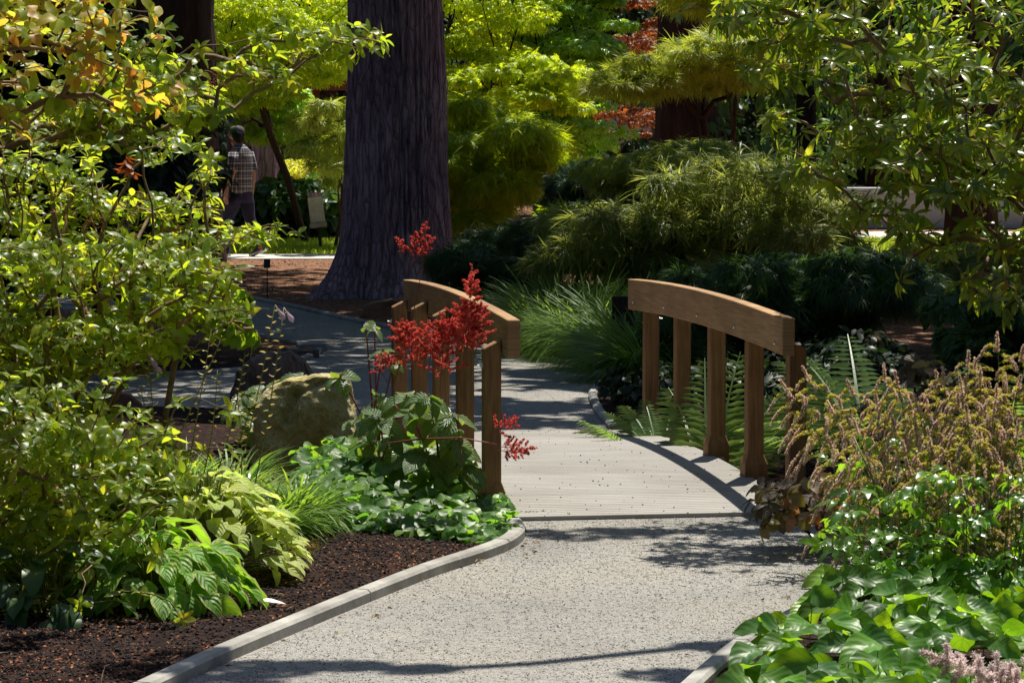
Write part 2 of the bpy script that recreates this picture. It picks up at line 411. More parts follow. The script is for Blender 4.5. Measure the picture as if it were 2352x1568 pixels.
# ------------------------------------------------------------------ leaf templates (unit length along +Y, face up +Z)
class T:
    def __init__(s, v, f, uv): s.v = np.asarray(v, float); s.f = np.asarray(f, int); s.uv = np.asarray(uv, float)
def tmerge(ts):
    v, f, u, n = [], [], [], 0
    for t in ts: v.append(t.v); f.append(t.f + n); u.append(t.uv); n += len(t.v)
    return T(np.concatenate(v), np.concatenate(f), np.concatenate(u))
def tmove(t, loc=(0, 0, 0), rz=0, rx=0, s=1, ry=0):
    M = Matrix.Rotation(rz, 3, 'Z') @ Matrix.Rotation(rx, 3, 'X') @ Matrix.Rotation(ry, 3, 'Y')
    return T(t.v * s @ np.array(M).T + np.array(loc), t.f, t.uv)
def leaf_t(w=.18, rows=6, fold=.2, droop=.2, a=.85, b=.8, cols=3, wave=0, serr=0, corr=0, ncorr=6, cup=0, twist=0, notch=0, seed=0):
    rng = np.random.RandomState(seed); v, uv, f = [], [], []
    ph = rng.rand() * 6
    def curve(t): # droop along length
        ang = droop * 1.6 * t
        return (math.sin(ang) / (droop * 1.6) if droop else t, (math.cos(ang) - 1) / (droop * 1.6) if droop else 0)
    y0, z0 = curve(0); v.append((0, 0, 0)); uv.append((.5, 0))
    for i in range(1, rows):
        t = i / rows; hw = w * (math.sin(PI * t ** a)) ** b
        if serr and i % 2: hw *= 1 - serr
        yy, zz = curve(t)
        for j in range(cols):
            u = 2 * j / (cols - 1) - 1
            z = zz + fold * abs(u) * hw + cup * u * u * hw + wave * math.sin(t * 11 + ph + (1.7 if u > 0 else 0)) * abs(u) * hw + corr * math.sin((t - .35 * abs(u) * hw / w * .5) * ncorr * 2 * PI) * (1 if abs(u) > .1 else -.3)
            z += twist * u * hw * t
            yo = -notch * abs(u) * hw * (1 - t)
            v.append((u * hw, yy + yo, z)); uv.append((j / (cols - 1), t))
    yy, zz = curve(1); v.append((0, yy, zz)); uv.append((.5, 1)); tip = len(v) - 1
    idx = lambda i, j: 1 + (i - 1) * cols + j
    for j in range(cols - 1):
        f.append((0, idx(1, j + 1), idx(1, j))); f.append((tip, idx(rows - 1, j), idx(rows - 1, j + 1)))
        for i in range(1, rows - 1):
            f.append((idx(i, j), idx(i, j + 1), idx(i + 1, j + 1))); f.append((idx(i, j), idx(i + 1, j + 1), idx(i + 1, j)))
    return T(v, f, uv)
def strand_t(w=.03, rows=4, droop=.5, seed=0):
    v, uv, f = [], [], []
    for i in range(rows + 1):
        t = i / rows; ang = droop * 1.6 * t; y = math.sin(ang) / (droop * 1.6); z = (math.cos(ang) - 1) / (droop * 1.6)
        hw = w * (1 - t ** 2) + .002
        v += [(-hw, y, z), (hw, y, z)]; uv += [(0, t), (1, t)]
    for i in range(rows):
        a = 2 * i; f += [(a, a + 1, a + 3), (a, a + 3, a + 2)]
    return T(v, f, uv)
def palm_t(n=7, spread=2.2, w=.13, droop=.5, rows=3, seed=0):
    rng = np.random.RandomState(seed); out = []
    for i in range(n):
        a = (i / (n - 1) - .5) * 2 * spread if n > 1 else 0; L = .6 - .12 * abs(a) + .05 * rng.rand()
        l = leaf_t(w=w, rows=rows, fold=.25, droop=droop, cols=2, a=.8, b=1) if False else leaf_t(w=w, rows=rows, fold=.2, droop=droop, cols=3, a=.8, b=1, seed=i)
        out.append(tmove(l, (0, .25, 0), rz=-a, s=L))
    return tmerge(out)
def thread_t(n=9, seed=0, w=.018, droop=.55):
    rng = np.random.RandomState(seed); out = []
    for i in range(n):
        a = rng.uniform(-1.3, 1.3); out.append(tmove(strand_t(w, 3, droop + rng.uniform(-.2, .25)), (0, rng.uniform(0, .15), 0), rz=a, rx=rng.uniform(-.3, .5), s=rng.uniform(.5, 1)))
    return tmerge(out)
def frond_t(n=22, seed=0, droop=.55, w=.2):
    rng = np.random.RandomState(seed); out = [strand_t(.008, 8, droop)]
    for i in range(n):
        t = .1 + .9 * i / n; ang = droop * 1.6 * t; y = math.sin(ang) / (droop * 1.6); z = (math.cos(ang) - 1) / (droop * 1.6)
        L = w * (math.sin(PI * (t * .93 + .04) ** .8)) ** .7 + .012
        for sd in (-1, 1):
            p = leaf_t(w=.085, rows=6, fold=.15, droop=.35, serr=.35, a=.5, b=.9, seed=i)
            out.append(tmove(p, (0, y, z), rz=-sd * (1.25 + rng.uniform(-.06, .06)), rx=-ang * .5 + rng.uniform(-.15, .15), s=L))
    return tmerge(out)
def fm(D, N, S, O, W=None):
    D = D / (np.linalg.norm(D, axis=1)[:, None] + 1e-9); Xx = np.cross(D, N); l = np.linalg.norm(Xx, axis=1)[:, None]
    Xx = np.where(l < 1e-4, np.array([1, 0, 0]), Xx / (l + 1e-9)); Z = np.cross(Xx, D)
    W = S if W is None else W
    M = np.zeros((len(D), 4, 4)); M[:, :3, 0] = Xx * W[:, None]; M[:, :3, 1] = D * S[:, None]; M[:, :3, 2] = Z * S[:, None]; M[:, :3, 3] = O; M[:, 3, 3] = 1
    return M
def join(tmpls, var, M, name, mat, smooth=True):
    Vv, Ff, Uu, n = [], [], [], 0
    for k, t in enumerate(tmpls):
        m = M[var == k]
        if not len(m): continue
        pts = np.einsum('mij,vj->mvi', m[:, :3, :3], t.v) + m[:, None, :3, 3]
        Vv.append(pts.reshape(-1, 3)); nv = len(t.v)
        Ff.append((t.f[None] + (np.arange(len(m)) * nv)[:, None, None] + n).reshape(-1, 3)); Uu.append(np.tile(t.uv, (len(m), 1))); n += nv * len(m)
    return mesh_np(name, np.concatenate(Vv), np.concatenate(Ff), mat, np.concatenate(Uu), smooth)
def emit(root, tmpls, M, mat, cap=300, name='leaf', stuff='foliage', rng=np.random, label=None, big=1.0):
    n = len(M); var = rng.randint(0, len(tmpls), n); keep = np.zeros(n, bool)
    if cap:
        pr = project(M[:, :3, 3]); size = np.linalg.norm(M[:, :3, 1], axis=1) / pr[:, 2]
        vis = (pr[:, 0] > -20) & (pr[:, 0] < 2372) & (pr[:, 1] > -20) & (pr[:, 1] < 1588)
        # prefer the ones near the front
        score = np.where(vis, size / pr[:, 2] ** 2, -1); order = np.argsort(-score)
        k = min(cap, int(vis.sum())); keep[order[:k]] = True
        mes = [mesh_np(name, t.v, t.f, mat, t.uv) for t in tmpls]
        for i in np.where(keep)[0]:
            o = link(name, mes[var[i]], root, Matrix(M[i].tolist()))
            if label: o['label'] = label
    if (~keep).any():
        o = link(stuff, join(tmpls, var[~keep], M[~keep], stuff, mat), root); o['kind'] = 'stuff'
def grow(base, tips, mat, root, rt=.003, name='branches', sag=.03, pw=.5, sides=5, wt=.35, rmax=None, rng=np.random, lim=None):
    """Branching wood that links a base to every tip; each tip attaches to the nearest suitable node."""
    nodes = [np.asarray(base, float)]; par = [-1]; pl = [0.0]
    A = np.zeros((len(tips) * 4 + 4, 3)); PLn = np.zeros(len(tips) * 4 + 4); A[0] = base; n = 1
    order = np.argsort(np.linalg.norm(tips - base, axis=1)); end = np.zeros(len(tips), int); dirs = np.zeros((len(tips), 3))
    for ti in order:
        p = tips[ti]; d = np.linalg.norm(A[:n] - p, axis=1); k = int(np.argmin(d + wt * PLn[:n])); L = d[k]
        cuts = 3 if L > .25 else (2 if L > .1 else 1); q = k; a = A[k].copy(); prev = a
        for c in range(1, cuts + 1):
            t = c / cuts; x = a * (1 - t) + p * t
            if c < cuts: x = x + np.array([0, 0, sag * math.sin(PI * t) * L * 3]) + rng.normal(0, .05 * L, 3)
            A[n] = x; PLn[n] = PLn[q] + np.linalg.norm(x - A[q]); par.append(q); prev = A[q]; q = n; n += 1
        end[ti] = q; dd = p - prev; dirs[ti] = dd / (np.linalg.norm(dd) + 1e-9)
    cnt = np.zeros(n); cnt[end] = 1
    for i in range(n - 1, 0, -1): cnt[par[i]] += cnt[i]
    R = rt * np.maximum(cnt, 1) ** pw
    if rmax: R = np.minimum(R, rmax)
    i = np.arange(1, n); p = np.array(par[1:n]); a = A[p]; b = A[i]; d = b - a; l = np.linalg.norm(d, axis=1)[:, None] + 1e-9; d = d / l
    u = np.cross(d, np.where(np.abs(d[:, 2:3]) < .9, np.array([[0, 0, 1.]]), np.array([[1., 0, 0]]))); u /= np.linalg.norm(u, axis=1)[:, None]; w_ = np.cross(d, u)
    ra = np.minimum(R[p], R[i] * 1.5)[:, None]; rb = R[i][:, None]; vs_ = []
    for j in range(sides):
        c, s_ = math.cos(2 * PI * j / sides), math.sin(2 * PI * j / sides); vs_.append(a - d * ra * .4 + (u * c + w_ * s_) * ra)
    for j in range(sides):
        c, s_ = math.cos(2 * PI * j / sides), math.sin(2 * PI * j / sides); vs_.append(b + d * rb * .4 + (u * c + w_ * s_) * rb)
    Vt = np.stack(vs_, 1).reshape(-1, 3); m = len(i); F = []
    for j in range(sides):
        k = (j + 1) % sides; F.append(np.stack([np.full(m, j), np.full(m, k), np.full(m, sides + k), np.full(m, sides + j)], 1))
    F = np.stack(F, 1) + (np.arange(m) * 2 * sides)[:, None, None]
    o = link(name, mesh_np(name, Vt, F.reshape(-1, 4), mat), root)
    return dirs, o
def rosettes(P, axis, rng, n=(5, 8), L=(.06, .09), el=(-.1, .7), wj=.25, whorl=.012):
    O, D, N, S = [], [], [], []
    for p, a in zip(P, axis):
        k = rng.randint(n[0], n[1] + 1); a = a / np.linalg.norm(a)
        u = np.cross(a, [0.3, .5, .8]); u /= np.linalg.norm(u); v = np.cross(a, u); ph = rng.rand() * 6.28
        sz = rng.uniform(.75, 1.1)
        for j in range(k):
            th = ph + 2 * PI * j / k + rng.uniform(-.35, .35); e = rng.uniform(*el); r = u * math.cos(th) + v * math.sin(th)
            O.append(p - a * rng.uniform(0, whorl * 2)); D.append(r * math.cos(e) + a * math.sin(e)); N.append(a * math.cos(e) - r * math.sin(e) + rng.normal(0, .22, 3)); S.append(rng.uniform(*L) * sz)
    S = np.array(S); W = S * rng.uniform(1 - wj, 1 + wj, len(S))
    return fm(np.array(D), np.array(N), S, np.array(O), W)
def cvol(poly, Y0, Y1, k, rng, per=9, sx=.13, sz=.035):
    n = max(1, k // per); c = vol(poly, Y0, Y1, n, rng); i = rng.randint(0, n, k); w = rng.uniform(.5, 1.5, n)[i]
    return c[i] + rng.normal(0, 1, (k, 3)) * np.stack([sx * w, sx * w, sz * w], 1)
def whirl(root, base, regs, rng, mats, tm, L, el=(-.1, .7), n=(5, 8), twig=M_twig, cap=300, rt=.0025, up=(0, -.25, 1.0), caps=None, rmax=.03, wt=.35, label=None):
    """shrub: wood + whorls of leaves at every tip; regs = [(polygon, Y0, Y1, count, material index)]"""
    tips, mi = [], []
    for poly, Y0, Y1, k, m in regs:
        q = cvol(poly, Y0, Y1, k, rng) if k > 60 else vol(poly, Y0, Y1, k, rng)
        pr = project(q); q = q[~((pr[:, 0] > 490) & (pr[:, 0] < 640) & (pr[:, 1] > 262) & (pr[:, 1] < 500)) & ~((pr[:, 0] > 500) & (pr[:, 0] < 680) & (pr[:, 1] > 552) & (pr[:, 1] < 612))]; tips.append(q); mi += [m] * len(q)
    tips = np.concatenate(tips); mi = np.array(mi)
    dirs, _ = grow(np.asarray(base), tips, twig, root, rt=rt, rng=rng, rmax=rmax, wt=wt)
    axis = dirs * .7 + np.array(up) + rng.normal(0, .3, (len(tips), 3))
    for k, m in enumerate(mats):
        s_ = mi == k
        if s_.any(): emit(root, tm, rosettes(tips[s_], axis[s_], rng, n, L, el), m, (caps[k] if caps else cap), rng=rng, label=label[k] if label else None)
    return tips, dirs
def pads(root, C, R, per, tm, L, mat, rng, flat_=.4, droop=.5, name='foliage', jit=.3):
    """layered pads of foliage: leaves on the upper shell of flattened lobes, hanging outward at the rim"""
    C = np.asarray(C); n = len(C) * per; c = np.repeat(C, per, 0); r = np.repeat(np.broadcast_to(R, (len(C),)), per)
    th = rng.rand(n) * 2 * PI; q = rng.rand(n) ** .5; ph = q * 1.75
    sh = rng.uniform(.72, 1.05, n)
    nrm = np.stack([np.cos(th) * np.sin(ph), np.sin(th) * np.sin(ph), np.cos(ph)], 1)
    O = c + nrm * (r * sh)[:, None] * np.array([1, 1, flat_])
    rad = np.stack([np.cos(th), np.sin(th), np.zeros(n)], 1)
    D = rad + np.array([0, 0, -1]) * droop * (q[:, None] + .2) + rng.normal(0, jit, (n, 3)); Nn = np.array([0, 0, 1.]) + nrm * .5 + rng.normal(0, jit, (n, 3))
    M = fm(D, Nn, rng.uniform(L[0], L[1], n), O)
    o = link(name, join(tm, rng.randint(0, len(tm), n), M, name, mat), root); o['kind'] = 'stuff'; return o

T_az = [leaf_t(.19, 6, .18, d, .9, .85, 3, .12, seed=i) for i, d in enumerate((.25, .5, .75, .1))]
T_rh = [leaf_t(.13, 6, .2, d, .95, .85, 3, .06, seed=i) for i, d in enumerate((.2, .45, .7))]
T_broad = [leaf_t(.27, 6, .12, d, .85, .8, 5, .15, seed=i) for i, d in enumerate((.3, .6, .85))]
T_hosta = [leaf_t(.24, 8, .25, d, .78, .75, 5, .22, seed=i) for i, d in enumerate((.5, .8, 1.05, .65))]
T_round = [leaf_t(.44, 6, .1, d, .8, .6, 5, .08, notch=.3, seed=i) for i, d in enumerate((.15, .35, .5))]
T_vein = [leaf_t(.27, 14, .12, d, .9, .8, 5, .05, corr=.012, ncorr=7, seed=i) for i, d in enumerate((.35, .6, .85))]
T_big = [leaf_t(.31, 12, .3, d, .72, .85, 5, .14, serr=.05, corr=.003, ncorr=5, seed=i) for i, d in enumerate((.2, .5, .8, .35))]
T_palm = [palm_t(7, 1.9, .14, d, 3, i) for i, d in enumerate((.4, .8))]
T_palm5 = [palm_t(5, 1.5, .15, d, 3, i) for i, d in enumerate((.5, .9))]
T_thread = [thread_t(8, i, .028, .5) for i in range(5)]
T_needle = [thread_t(10, i + 9, .026, .45) for i in range(3)]
T_simple = [leaf_t(.24, 3, .2, d, .9, .9, 3, seed=i) for i, d in enumerate((.3, .7))]
T_frond = [frond_t(24, i, d) for i, d in enumerate((.35, .6, .85))]
def cut_t(seed):
    rng = np.random.RandomState(seed); o = []
    for i, (a, s_, y) in enumerate(((0, 1, .35), (-.9, .7, .3), (.9, .7, .3), (-1.5, .5, .12), (1.5, .5, .12))):
        o.append(tmove(leaf_t(.24, 7, .2, .5, .8, .9, 3, .1, serr=.35, seed=i + seed), (0, y, 0), rz=-a, s=s_ * .62, rx=rng.uniform(-.2, .2)))
    return tmerge(o)
T_cut = [cut_t(i) for i in range(3)]

# leaf materials
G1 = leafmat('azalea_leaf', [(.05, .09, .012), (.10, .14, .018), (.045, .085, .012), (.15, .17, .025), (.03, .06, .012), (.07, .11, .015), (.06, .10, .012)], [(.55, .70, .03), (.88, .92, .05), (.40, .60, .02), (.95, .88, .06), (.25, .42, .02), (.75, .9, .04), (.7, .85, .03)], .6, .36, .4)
G1d = leafmat('azalea_leaf_shaded', [(.04, .08, .014), (.07, .11, .016), (.04, .075, .012)], [(.40, .62, .02), (.6, .75, .03), (.34, .5, .02)], .55, .34, .4)  # darker copy of the azalea leaf, with shade put into its colours
G1y = leafmat('yellowing_leaf', [(.20, .18, .03), (.24, .22, .03), (.12, .16, .02), (.10, .14, .02), (.26, .12, .03), (.20, .20, .04), (.12, .17, .02)], [(.95, .66, .05), (.95, .82, .06), (.6, .75, .04), (.5, .68, .03), (.95, .40, .06), (.9, .80, .08), (.6, .78, .04)], .6, .42, .35)
G2 = leafmat('rhododendron_leaf', [(.045, .095, .016), (.10, .15, .02), (.04, .085, .016), (.13, .17, .03), (.025, .055, .012), (.06, .11, .016), (.12, .10, .03)], [(.30, .50, .02), (.75, .88, .03), (.28, .46, .02), (.9, .92, .05), (.2, .36, .02), (.6, .8, .03), (.7, .5, .06)], .5, .26, .55)
G_hosta = leafmat('pale_hosta_leaf', [(.28, .38, .08), (.34, .42, .12), (.22, .34, .06)], [(.82, .95, .14), (.92, .98, .24), (.7, .9, .1)], .58, .5, .35, veins=6, vcol=(.5, .6, .25), vb=.35, edge=(.62, .68, .32))
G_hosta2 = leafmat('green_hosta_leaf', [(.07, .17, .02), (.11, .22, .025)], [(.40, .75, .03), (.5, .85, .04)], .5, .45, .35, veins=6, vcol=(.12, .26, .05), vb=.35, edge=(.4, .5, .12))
G_epi = leafmat('epimedium_leaf', [(.03, .07, .016), (.045, .10, .02), (.035, .085, .015), (.13, .22, .03)], [(.25, .62, .04), (.4, .78, .05), (.25, .6, .04), (.6, .9, .05)], .42, .42, .38)
G_vein = leafmat('pleated_leaf', [(.04, .09, .035), (.06, .12, .04), (.10, .14, .03)], [(.28, .46, .04), (.4, .58, .05), (.46, .55, .05)], .38, .38, .5, veins=7, vcol=(.42, .44, .28))
G_big = leafmat('glossy_leaf', [(.03, .085, .022), (.10, .24, .02), (.03, .08, .025), (.14, .28, .02), (.03, .07, .022), (.05, .12, .02), (.035, .09, .03)], [(.22, .5, .01), (.6, .95, .02), (.2, .45, .01), (.65, .95, .02), (.2, .42, .01), (.4, .7, .02), (.25, .5, .02)], .5, .4, .45, veins=5, vcol=(.10, .22, .05), vb=.12)
G_cut = leafmat('astilbe_leaf', [(.03, .075, .014), (.06, .12, .018), (.03, .08, .015)], [(.25, .55, .02), (.45, .8, .03), (.25, .5, .02)], .48, .26, .6)
G_mapleY = leafmat('yellow_green_maple_leaf', [(.20, .27, .015), (.30, .34, .02), (.14, .24, .018), (.25, .30, .02)], [(.8, .92, .02), (.98, .98, .03), (.55, .82, .02), (.9, .92, .03)], .6, .35, .4)
G_mapleG = leafmat('green_maple_leaf', [(.09, .18, .02), (.14, .22, .025), (.10, .2, .04)], [(.40, .78, .03), (.6, .88, .03), (.4, .75, .08)], .52, .3, .55)
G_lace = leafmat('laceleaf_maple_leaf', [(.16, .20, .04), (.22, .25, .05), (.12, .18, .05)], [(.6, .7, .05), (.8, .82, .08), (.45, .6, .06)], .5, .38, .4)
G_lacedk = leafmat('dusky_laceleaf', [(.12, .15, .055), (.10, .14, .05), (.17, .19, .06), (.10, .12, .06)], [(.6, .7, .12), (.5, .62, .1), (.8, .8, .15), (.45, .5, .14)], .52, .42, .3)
G_red = leafmat('red_maple_leaf', [(.13, .03, .01), (.16, .05, .012), (.07, .03, .015), (.1, .02, .012)], [(.7, .13, .02), (.75, .24, .03), (.2, .08, .02), (.4, .06, .02)], .5, .4, .4)
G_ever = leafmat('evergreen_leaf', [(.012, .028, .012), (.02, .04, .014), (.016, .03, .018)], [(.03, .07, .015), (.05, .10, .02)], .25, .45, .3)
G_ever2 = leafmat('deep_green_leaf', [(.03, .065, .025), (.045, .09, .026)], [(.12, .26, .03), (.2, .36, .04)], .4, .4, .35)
G_fern = leafmat('fern_frond', [(.05, .09, .03), (.09, .14, .045), (.05, .10, .05)], [(.25, .42, .05), (.4, .55, .1)], .48, .42, .4)
G_bronze = leafmat('bronze_leaf', [(.09, .085, .03), (.14, .11, .035), (.20, .16, .12), (.28, .10, .03)], [(.42, .38, .04), (.55, .46, .05), (.4, .34, .14), (.95, .3, .04)], .45, .36, .45)
G_bronzeF = leafmat('felted_leaf', [(.15, .12, .095), (.2, .165, .14), (.10, .09, .04)], [(.25, .2, .1), (.3, .24, .12)], .3, .5, .3, veins=6, vcol=(.07, .05, .04))
G_yel = leafmat('golden_leaf', [(.40, .42, .03), (.48, .46, .04)], [(.95, .95, .05), (.98, .95, .1)], .55, .4, .4)
G_blade = leafmat('grass_blade', [(.06, .12, .025), (.10, .16, .03), (.05, .11, .03)], [(.34, .6, .05), (.5, .7, .08)], .5, .45, .28)
G_lawn = leafmat('lawn_blade', [(.14, .22, .02), (.2, .24, .03)], [(.6, .8, .04), (.75, .8, .06)], .55, .5, .3)
F_red = leafmat('red_floret', [(.42, .045, .04), (.55, .075, .065), (.32, .03, .04)], [(.85, .12, .09), (.95, .2, .15)], .45, .5, .3)
F_pinkb = leafmat('bronze_pink_floret', [(.74, .40, .34), (.76, .44, .38), (.78, .54, .46), (.66, .42, .26)], [(.95, .52, .46), (.95, .6, .45), (.98, .64, .6), (.85, .6, .3)], .42, .5, .3)
F_gold = leafmat('golden_green_floret', [(.60, .45, .08), (.50, .44, .08), (.66, .46, .16)], [(.75, .62, .08), (.6, .6, .08), (.8, .6, .15)], .42, .5, .3)
F_pink = leafmat('pale_pink_floret', [(.9, .5, .6), (.9, .66, .64), (.88, .76, .68)], [(1, .7, .78), (1, .86, .82)], .6, .5, .3)
F_lil = leafmat('lilac_petal', [(.55, .42, .58), (.6, .5, .62)], [(.7, .55, .75), (.75, .6, .8)], .4, .4, .3)
F_seed = leafmat('seed_pod', [(.42, .38, .14), (.5, .36, .16), (.35, .4, .12)], [(.7, .62, .2), (.8, .5, .2)], .4, .4, .4)
R_ = np.random.RandomState
# ------------------------------------------------------------------ footbridge
fb = thing('footbridge', 'small arched timber footbridge with pale plank deck and two post-and-rail sides', 'footbridge', (B0[0], B0[1], 0))
npl = 30; pw_ = BL / npl
for i in range(npl):
    v = (i + .5) * pw_; z = arch(v); sl_ = (arch(v + .01) - arch(v - .01)) / .02; m = MB(); hw = pw_ / 2 - .0025
    prof = [(-hw, -.024), (hw, -.024), (hw, -.002), (hw - .002, 0), (.028, 0), (.0265, -.0025), (.0235, -.0025), (.022, 0), (-.022, 0), (-.0235, -.0025), (-.0265, -.0025), (-.028, 0), (-hw + .002, 0), (-hw, -.002)]
    m.loft([[B(u, v + a, z + b + a * sl_) for a, b in prof][::-1] for u in (-BW, BW)])
    m.build('plank', M_deck, fb)
for u in (-BW + .1, 0, BW - .1):
    m = MB(); m.loft([[B(u + a, v, arch(v) - .027 + b) for a, b in ((-.04, -.2), (.04, -.2), (.04, 0), (-.04, 0))] for v in np.linspace(.02, BL - .02, 10)]); m.build('beam', M_post, fb)
def post(u, v, sd):
    o = np.array([u, v]); z0 = arch(v); h = .0435; hb = .061
    def ring(a, z, zt=0): return [B(u + dx * a, v + dy * a, z + (zt * dx * -sd)) for dx, dy in ((-1, -1), (1, -1), (1, 1), (-1, 1))]
    m = MB(); m.loft([ring(hb, -.5), ring(hb, z0 + .065), ring(h, z0 + .115), ring(h, z0 + .80, .022)])
    c = B(u, v, 0); p = m.build('post', M_post, fb, bevel=.004)
    # bolt through the base block and through the top into the rail
    for (du, dv, dz, ax) in ((sd * .02, -hb, z0 - .02, 'v'), (sd * h, 0, z0 + .69, 'u')):
        a = B(u + du, v + dv, dz)
        d = (B(0, -1, 0) - B(0, 0, 0)) if ax == 'v' else (B(sd, 0, 0) - B(0, 0, 0))
        MB().tube([a - d * .01, a + d * .004], .017, 10).tube([a, a + d * .012], .011, 6).tube([a, a + d * .028], .005, 6).build('bolt', M_steel, p)
    return p
RT = .064
for sd, vs0 in ((-1, .36), (1, .20)):
    ur = sd * (BW - .055)          # centre of rail
    up = sd * (BW - .055 + RT / 2 + .047)
    for k in range(5): post(up, vs0 + k * .885, sd)
    m = MB(); vv = np.linspace(vs0 - .21 if sd < 0 else vs0 - .16, vs0 + 4 * .885 + .16, 16)
    vm = (vv[0] + vv[-1]) / 2; hl = (vv[-1] - vv[0]) / 2
    rings = []
    for v in vv:
        zt = .975 + .035 * (1 - ((v - vm) / hl) ** 2)
        rings.append([B(ur + a * RT / 2, v, z) for a, z in ((-1, zt - .185), (1, zt - .185), (1, zt), (-1, zt))])
    r = m.loft(rings).build('rail', M_rail, fb, bevel=.004)
    for k in range(5):
        v = vs0 + k * .885; a = B(ur - sd * RT / 2, v, .975 + .035 * (1 - ((v - vm) / hl) ** 2) - .135); d = B(-sd, 0, 0) - B(0, 0, 0)
        rr = MB(); ringz = []
        for q, e in ((.012, 0), (.0115, .003), (.008, .006), (.003, .0075)):
            ringz.append([a + d * e + Vector((0, 0, 1)) * math.cos(t) * q + (B(0, 1, 0) - B(0, 0, 0)) * math.sin(t) * q for t in np.linspace(0, 2 * PI, 10, endpoint=False)])
        rr.loft(ringz).build('bolt', M_steel, r, smooth=True)

# ------------------------------------------------------------------ loose stones, chips, debris
def scatter(name, pts, s, tm, mat, label, zoff=.0, rng=R_(3)):
    n = len(pts); D = rng.normal(0, 1, (n, 3)); D[:, 2] *= .25; N = rng.normal(0, .35, (n, 3)) + [0, 0, 1]
    M = fm(D, N, rng.uniform(s[0], s[1], n), pts)
    return tag(link(name, join(tm, rng.randint(0, len(tm), n), M, name, mat, False)), label, kind='stuff')
def pebble_t(seed):
    rng = np.random.RandomState(seed)
    v = [(1, 0, 0), (0, 1, 0), (-1, 0, 0), (0, -1, 0), (0, 0, .6), (0, 0, -.5)]
    v = np.array(v) * rng.uniform(.6, 1.1, (6, 1)); f = [(0, 1, 4), (1, 2, 4), (2, 3, 4), (3, 0, 4), (1, 0, 5), (2, 1, 5), (3, 2, 5), (0, 3, 5)]
    return T(v, f, np.zeros((6, 2)) + .5)
T_peb = [pebble_t(i) for i in range(4)]
T_chip = [leaf_t(.3, 2, .3, .2, seed=i) for i in range(2)]
def matramp(name, cols, rough=.9):
    s = NT(name); r = s.math('FRACT', s.math('ADD', s.N('NewGeometry').outputs['Random Per Island'], s.N('ObjectInfo').outputs['Random']))
    s.prin(s.ramp(r, even(cols)), rough, .2); return s.m
M_peb = matramp('loose_gravel', [(.10, .10, .11), (.3, .29, .28), (.5, .49, .45), (.66, .64, .58), (.38, .37, .34)])
M_chip = matramp('bark_chip', [(.30, .09, .03), (.45, .16, .06), (.14, .06, .04), (.05, .03, .025), (.5, .24, .1)])
M_crumb = matramp('dark_crumb', [(.05, .04, .03), (.12, .08, .05), (.2, .17, .14)])
rg = R_(11)
q = rg.uniform([-2.4, 10.9], [2.6, 16.3], (60000, 2)); q = q[(sdist(q[:, 0], q[:, 1], NEAR) < -.01)]
q = q[rg.rand(len(q)) < .9]
scatter('loose_gravel', np.column_stack([q, np.full(len(q), .001)]), (.0025, .0065), T_peb, M_peb, 'loose chippings scattered over the pale near path')
q = rg.uniform([-3, 19.8], [3, 31], (9000, 2)); q = q[sdist(q[:, 0], q[:, 1], FARP) < -.01]
scatter('loose_gravel', np.column_stack([q, np.full(len(q), .001)]), (.003, .007), T_peb, M_peb, 'loose chippings on the shaded far path')
def bedpts(n, lo, hi, rg, bias=None):
    q = rg.uniform(lo, hi, (n, 2)); d = np.minimum(sdist(q[:, 0], q[:, 1], NEAR), sdist(q[:, 0], q[:, 1], FARP)); q = q[d > .1]
    if bias: q = q[hnoise(q[:, 0] * bias, q[:, 1] * bias) > rg.uniform(-.7, .8, len(q))]
    return np.column_stack([q, gheight(q[:, 0], q[:, 1]) + .004])
scatter('bark_chips', bedpts(26000, (-2.7, 10.9), (0.2, 16.2), rg, 1.7), (.006, .022), T_chip, M_chip, 'orange and brown bark chips over the left bed')
scatter('bark_chips', bedpts(5000, (.9, 10.9), (3.2, 20.5), rg, 1.7), (.006, .02), T_chip, M_chip, 'brown bark chips in the bed right of the path')
scatter('bark_chips', bedpts(16000, (-4.2, 33), (4.5, 44), rg, .6), (.012, .045), T_chip, M_chip, 'orange bark chips round the big trunk')
scatter('soil_crumbs', bedpts(22000, (-2.7, 10.9), (0.2, 16.2), rg), (.004, .013), T_peb, matramp('soil_crumb', [(.012, .01, .01), (.03, .02, .02), (.06, .045, .045)]), 'dark crumbs of soil over the left bed')
pts = []
for _ in range(230):
    u, v = rg.uniform(-BW + .02, BW - .02), BL * rg.rand() ** 1.5; p = B(u, v, arch(v) + .002); pts.append(tuple(p))
scatter('debris', np.array(pts), (.002, .008), T_peb, M_crumb, 'dark specks of debris on the plank deck')
pts = [tuple(B(-.62 + rg.normal(0, .05), .12 + rg.normal(0, .012), arch(.1) + .003)) for _ in range(70)]
scatter('debris', np.array(pts), (.006, .014), T_chip, M_crumb, 'small drift of dry needles at the near left corner of the deck')
q = []
for k_, arr in ((1, kl), (-1, kr)):
    for i in range(70):
        a_ = arr[rg.randint(20, len(arr) - 3)]; q.append((a_[0] + k_ * abs(rg.normal(.03, .13)), a_[1], .006))
scatter('leaf_litter', np.array(q), (.012, .034), T_chip, matramp('dry_leaf', [(.2, .12, .05), (.3, .2, .08), (.12, .07, .04), (.28, .27, .1)]), 'dry leaf scraps gathered along the kerbs of the near path')
scatter('twigs', bedpts(1500, (-2.7, 10.9), (0.2, 16.2), rg), (.03, .10), [leaf_t(.02, 3, .3, .2)], matramp('dry_twig', [(.2, .14, .08), (.3, .22, .14), (.1, .06, .04)]), 'thin dry twigs and needles over the left bed')
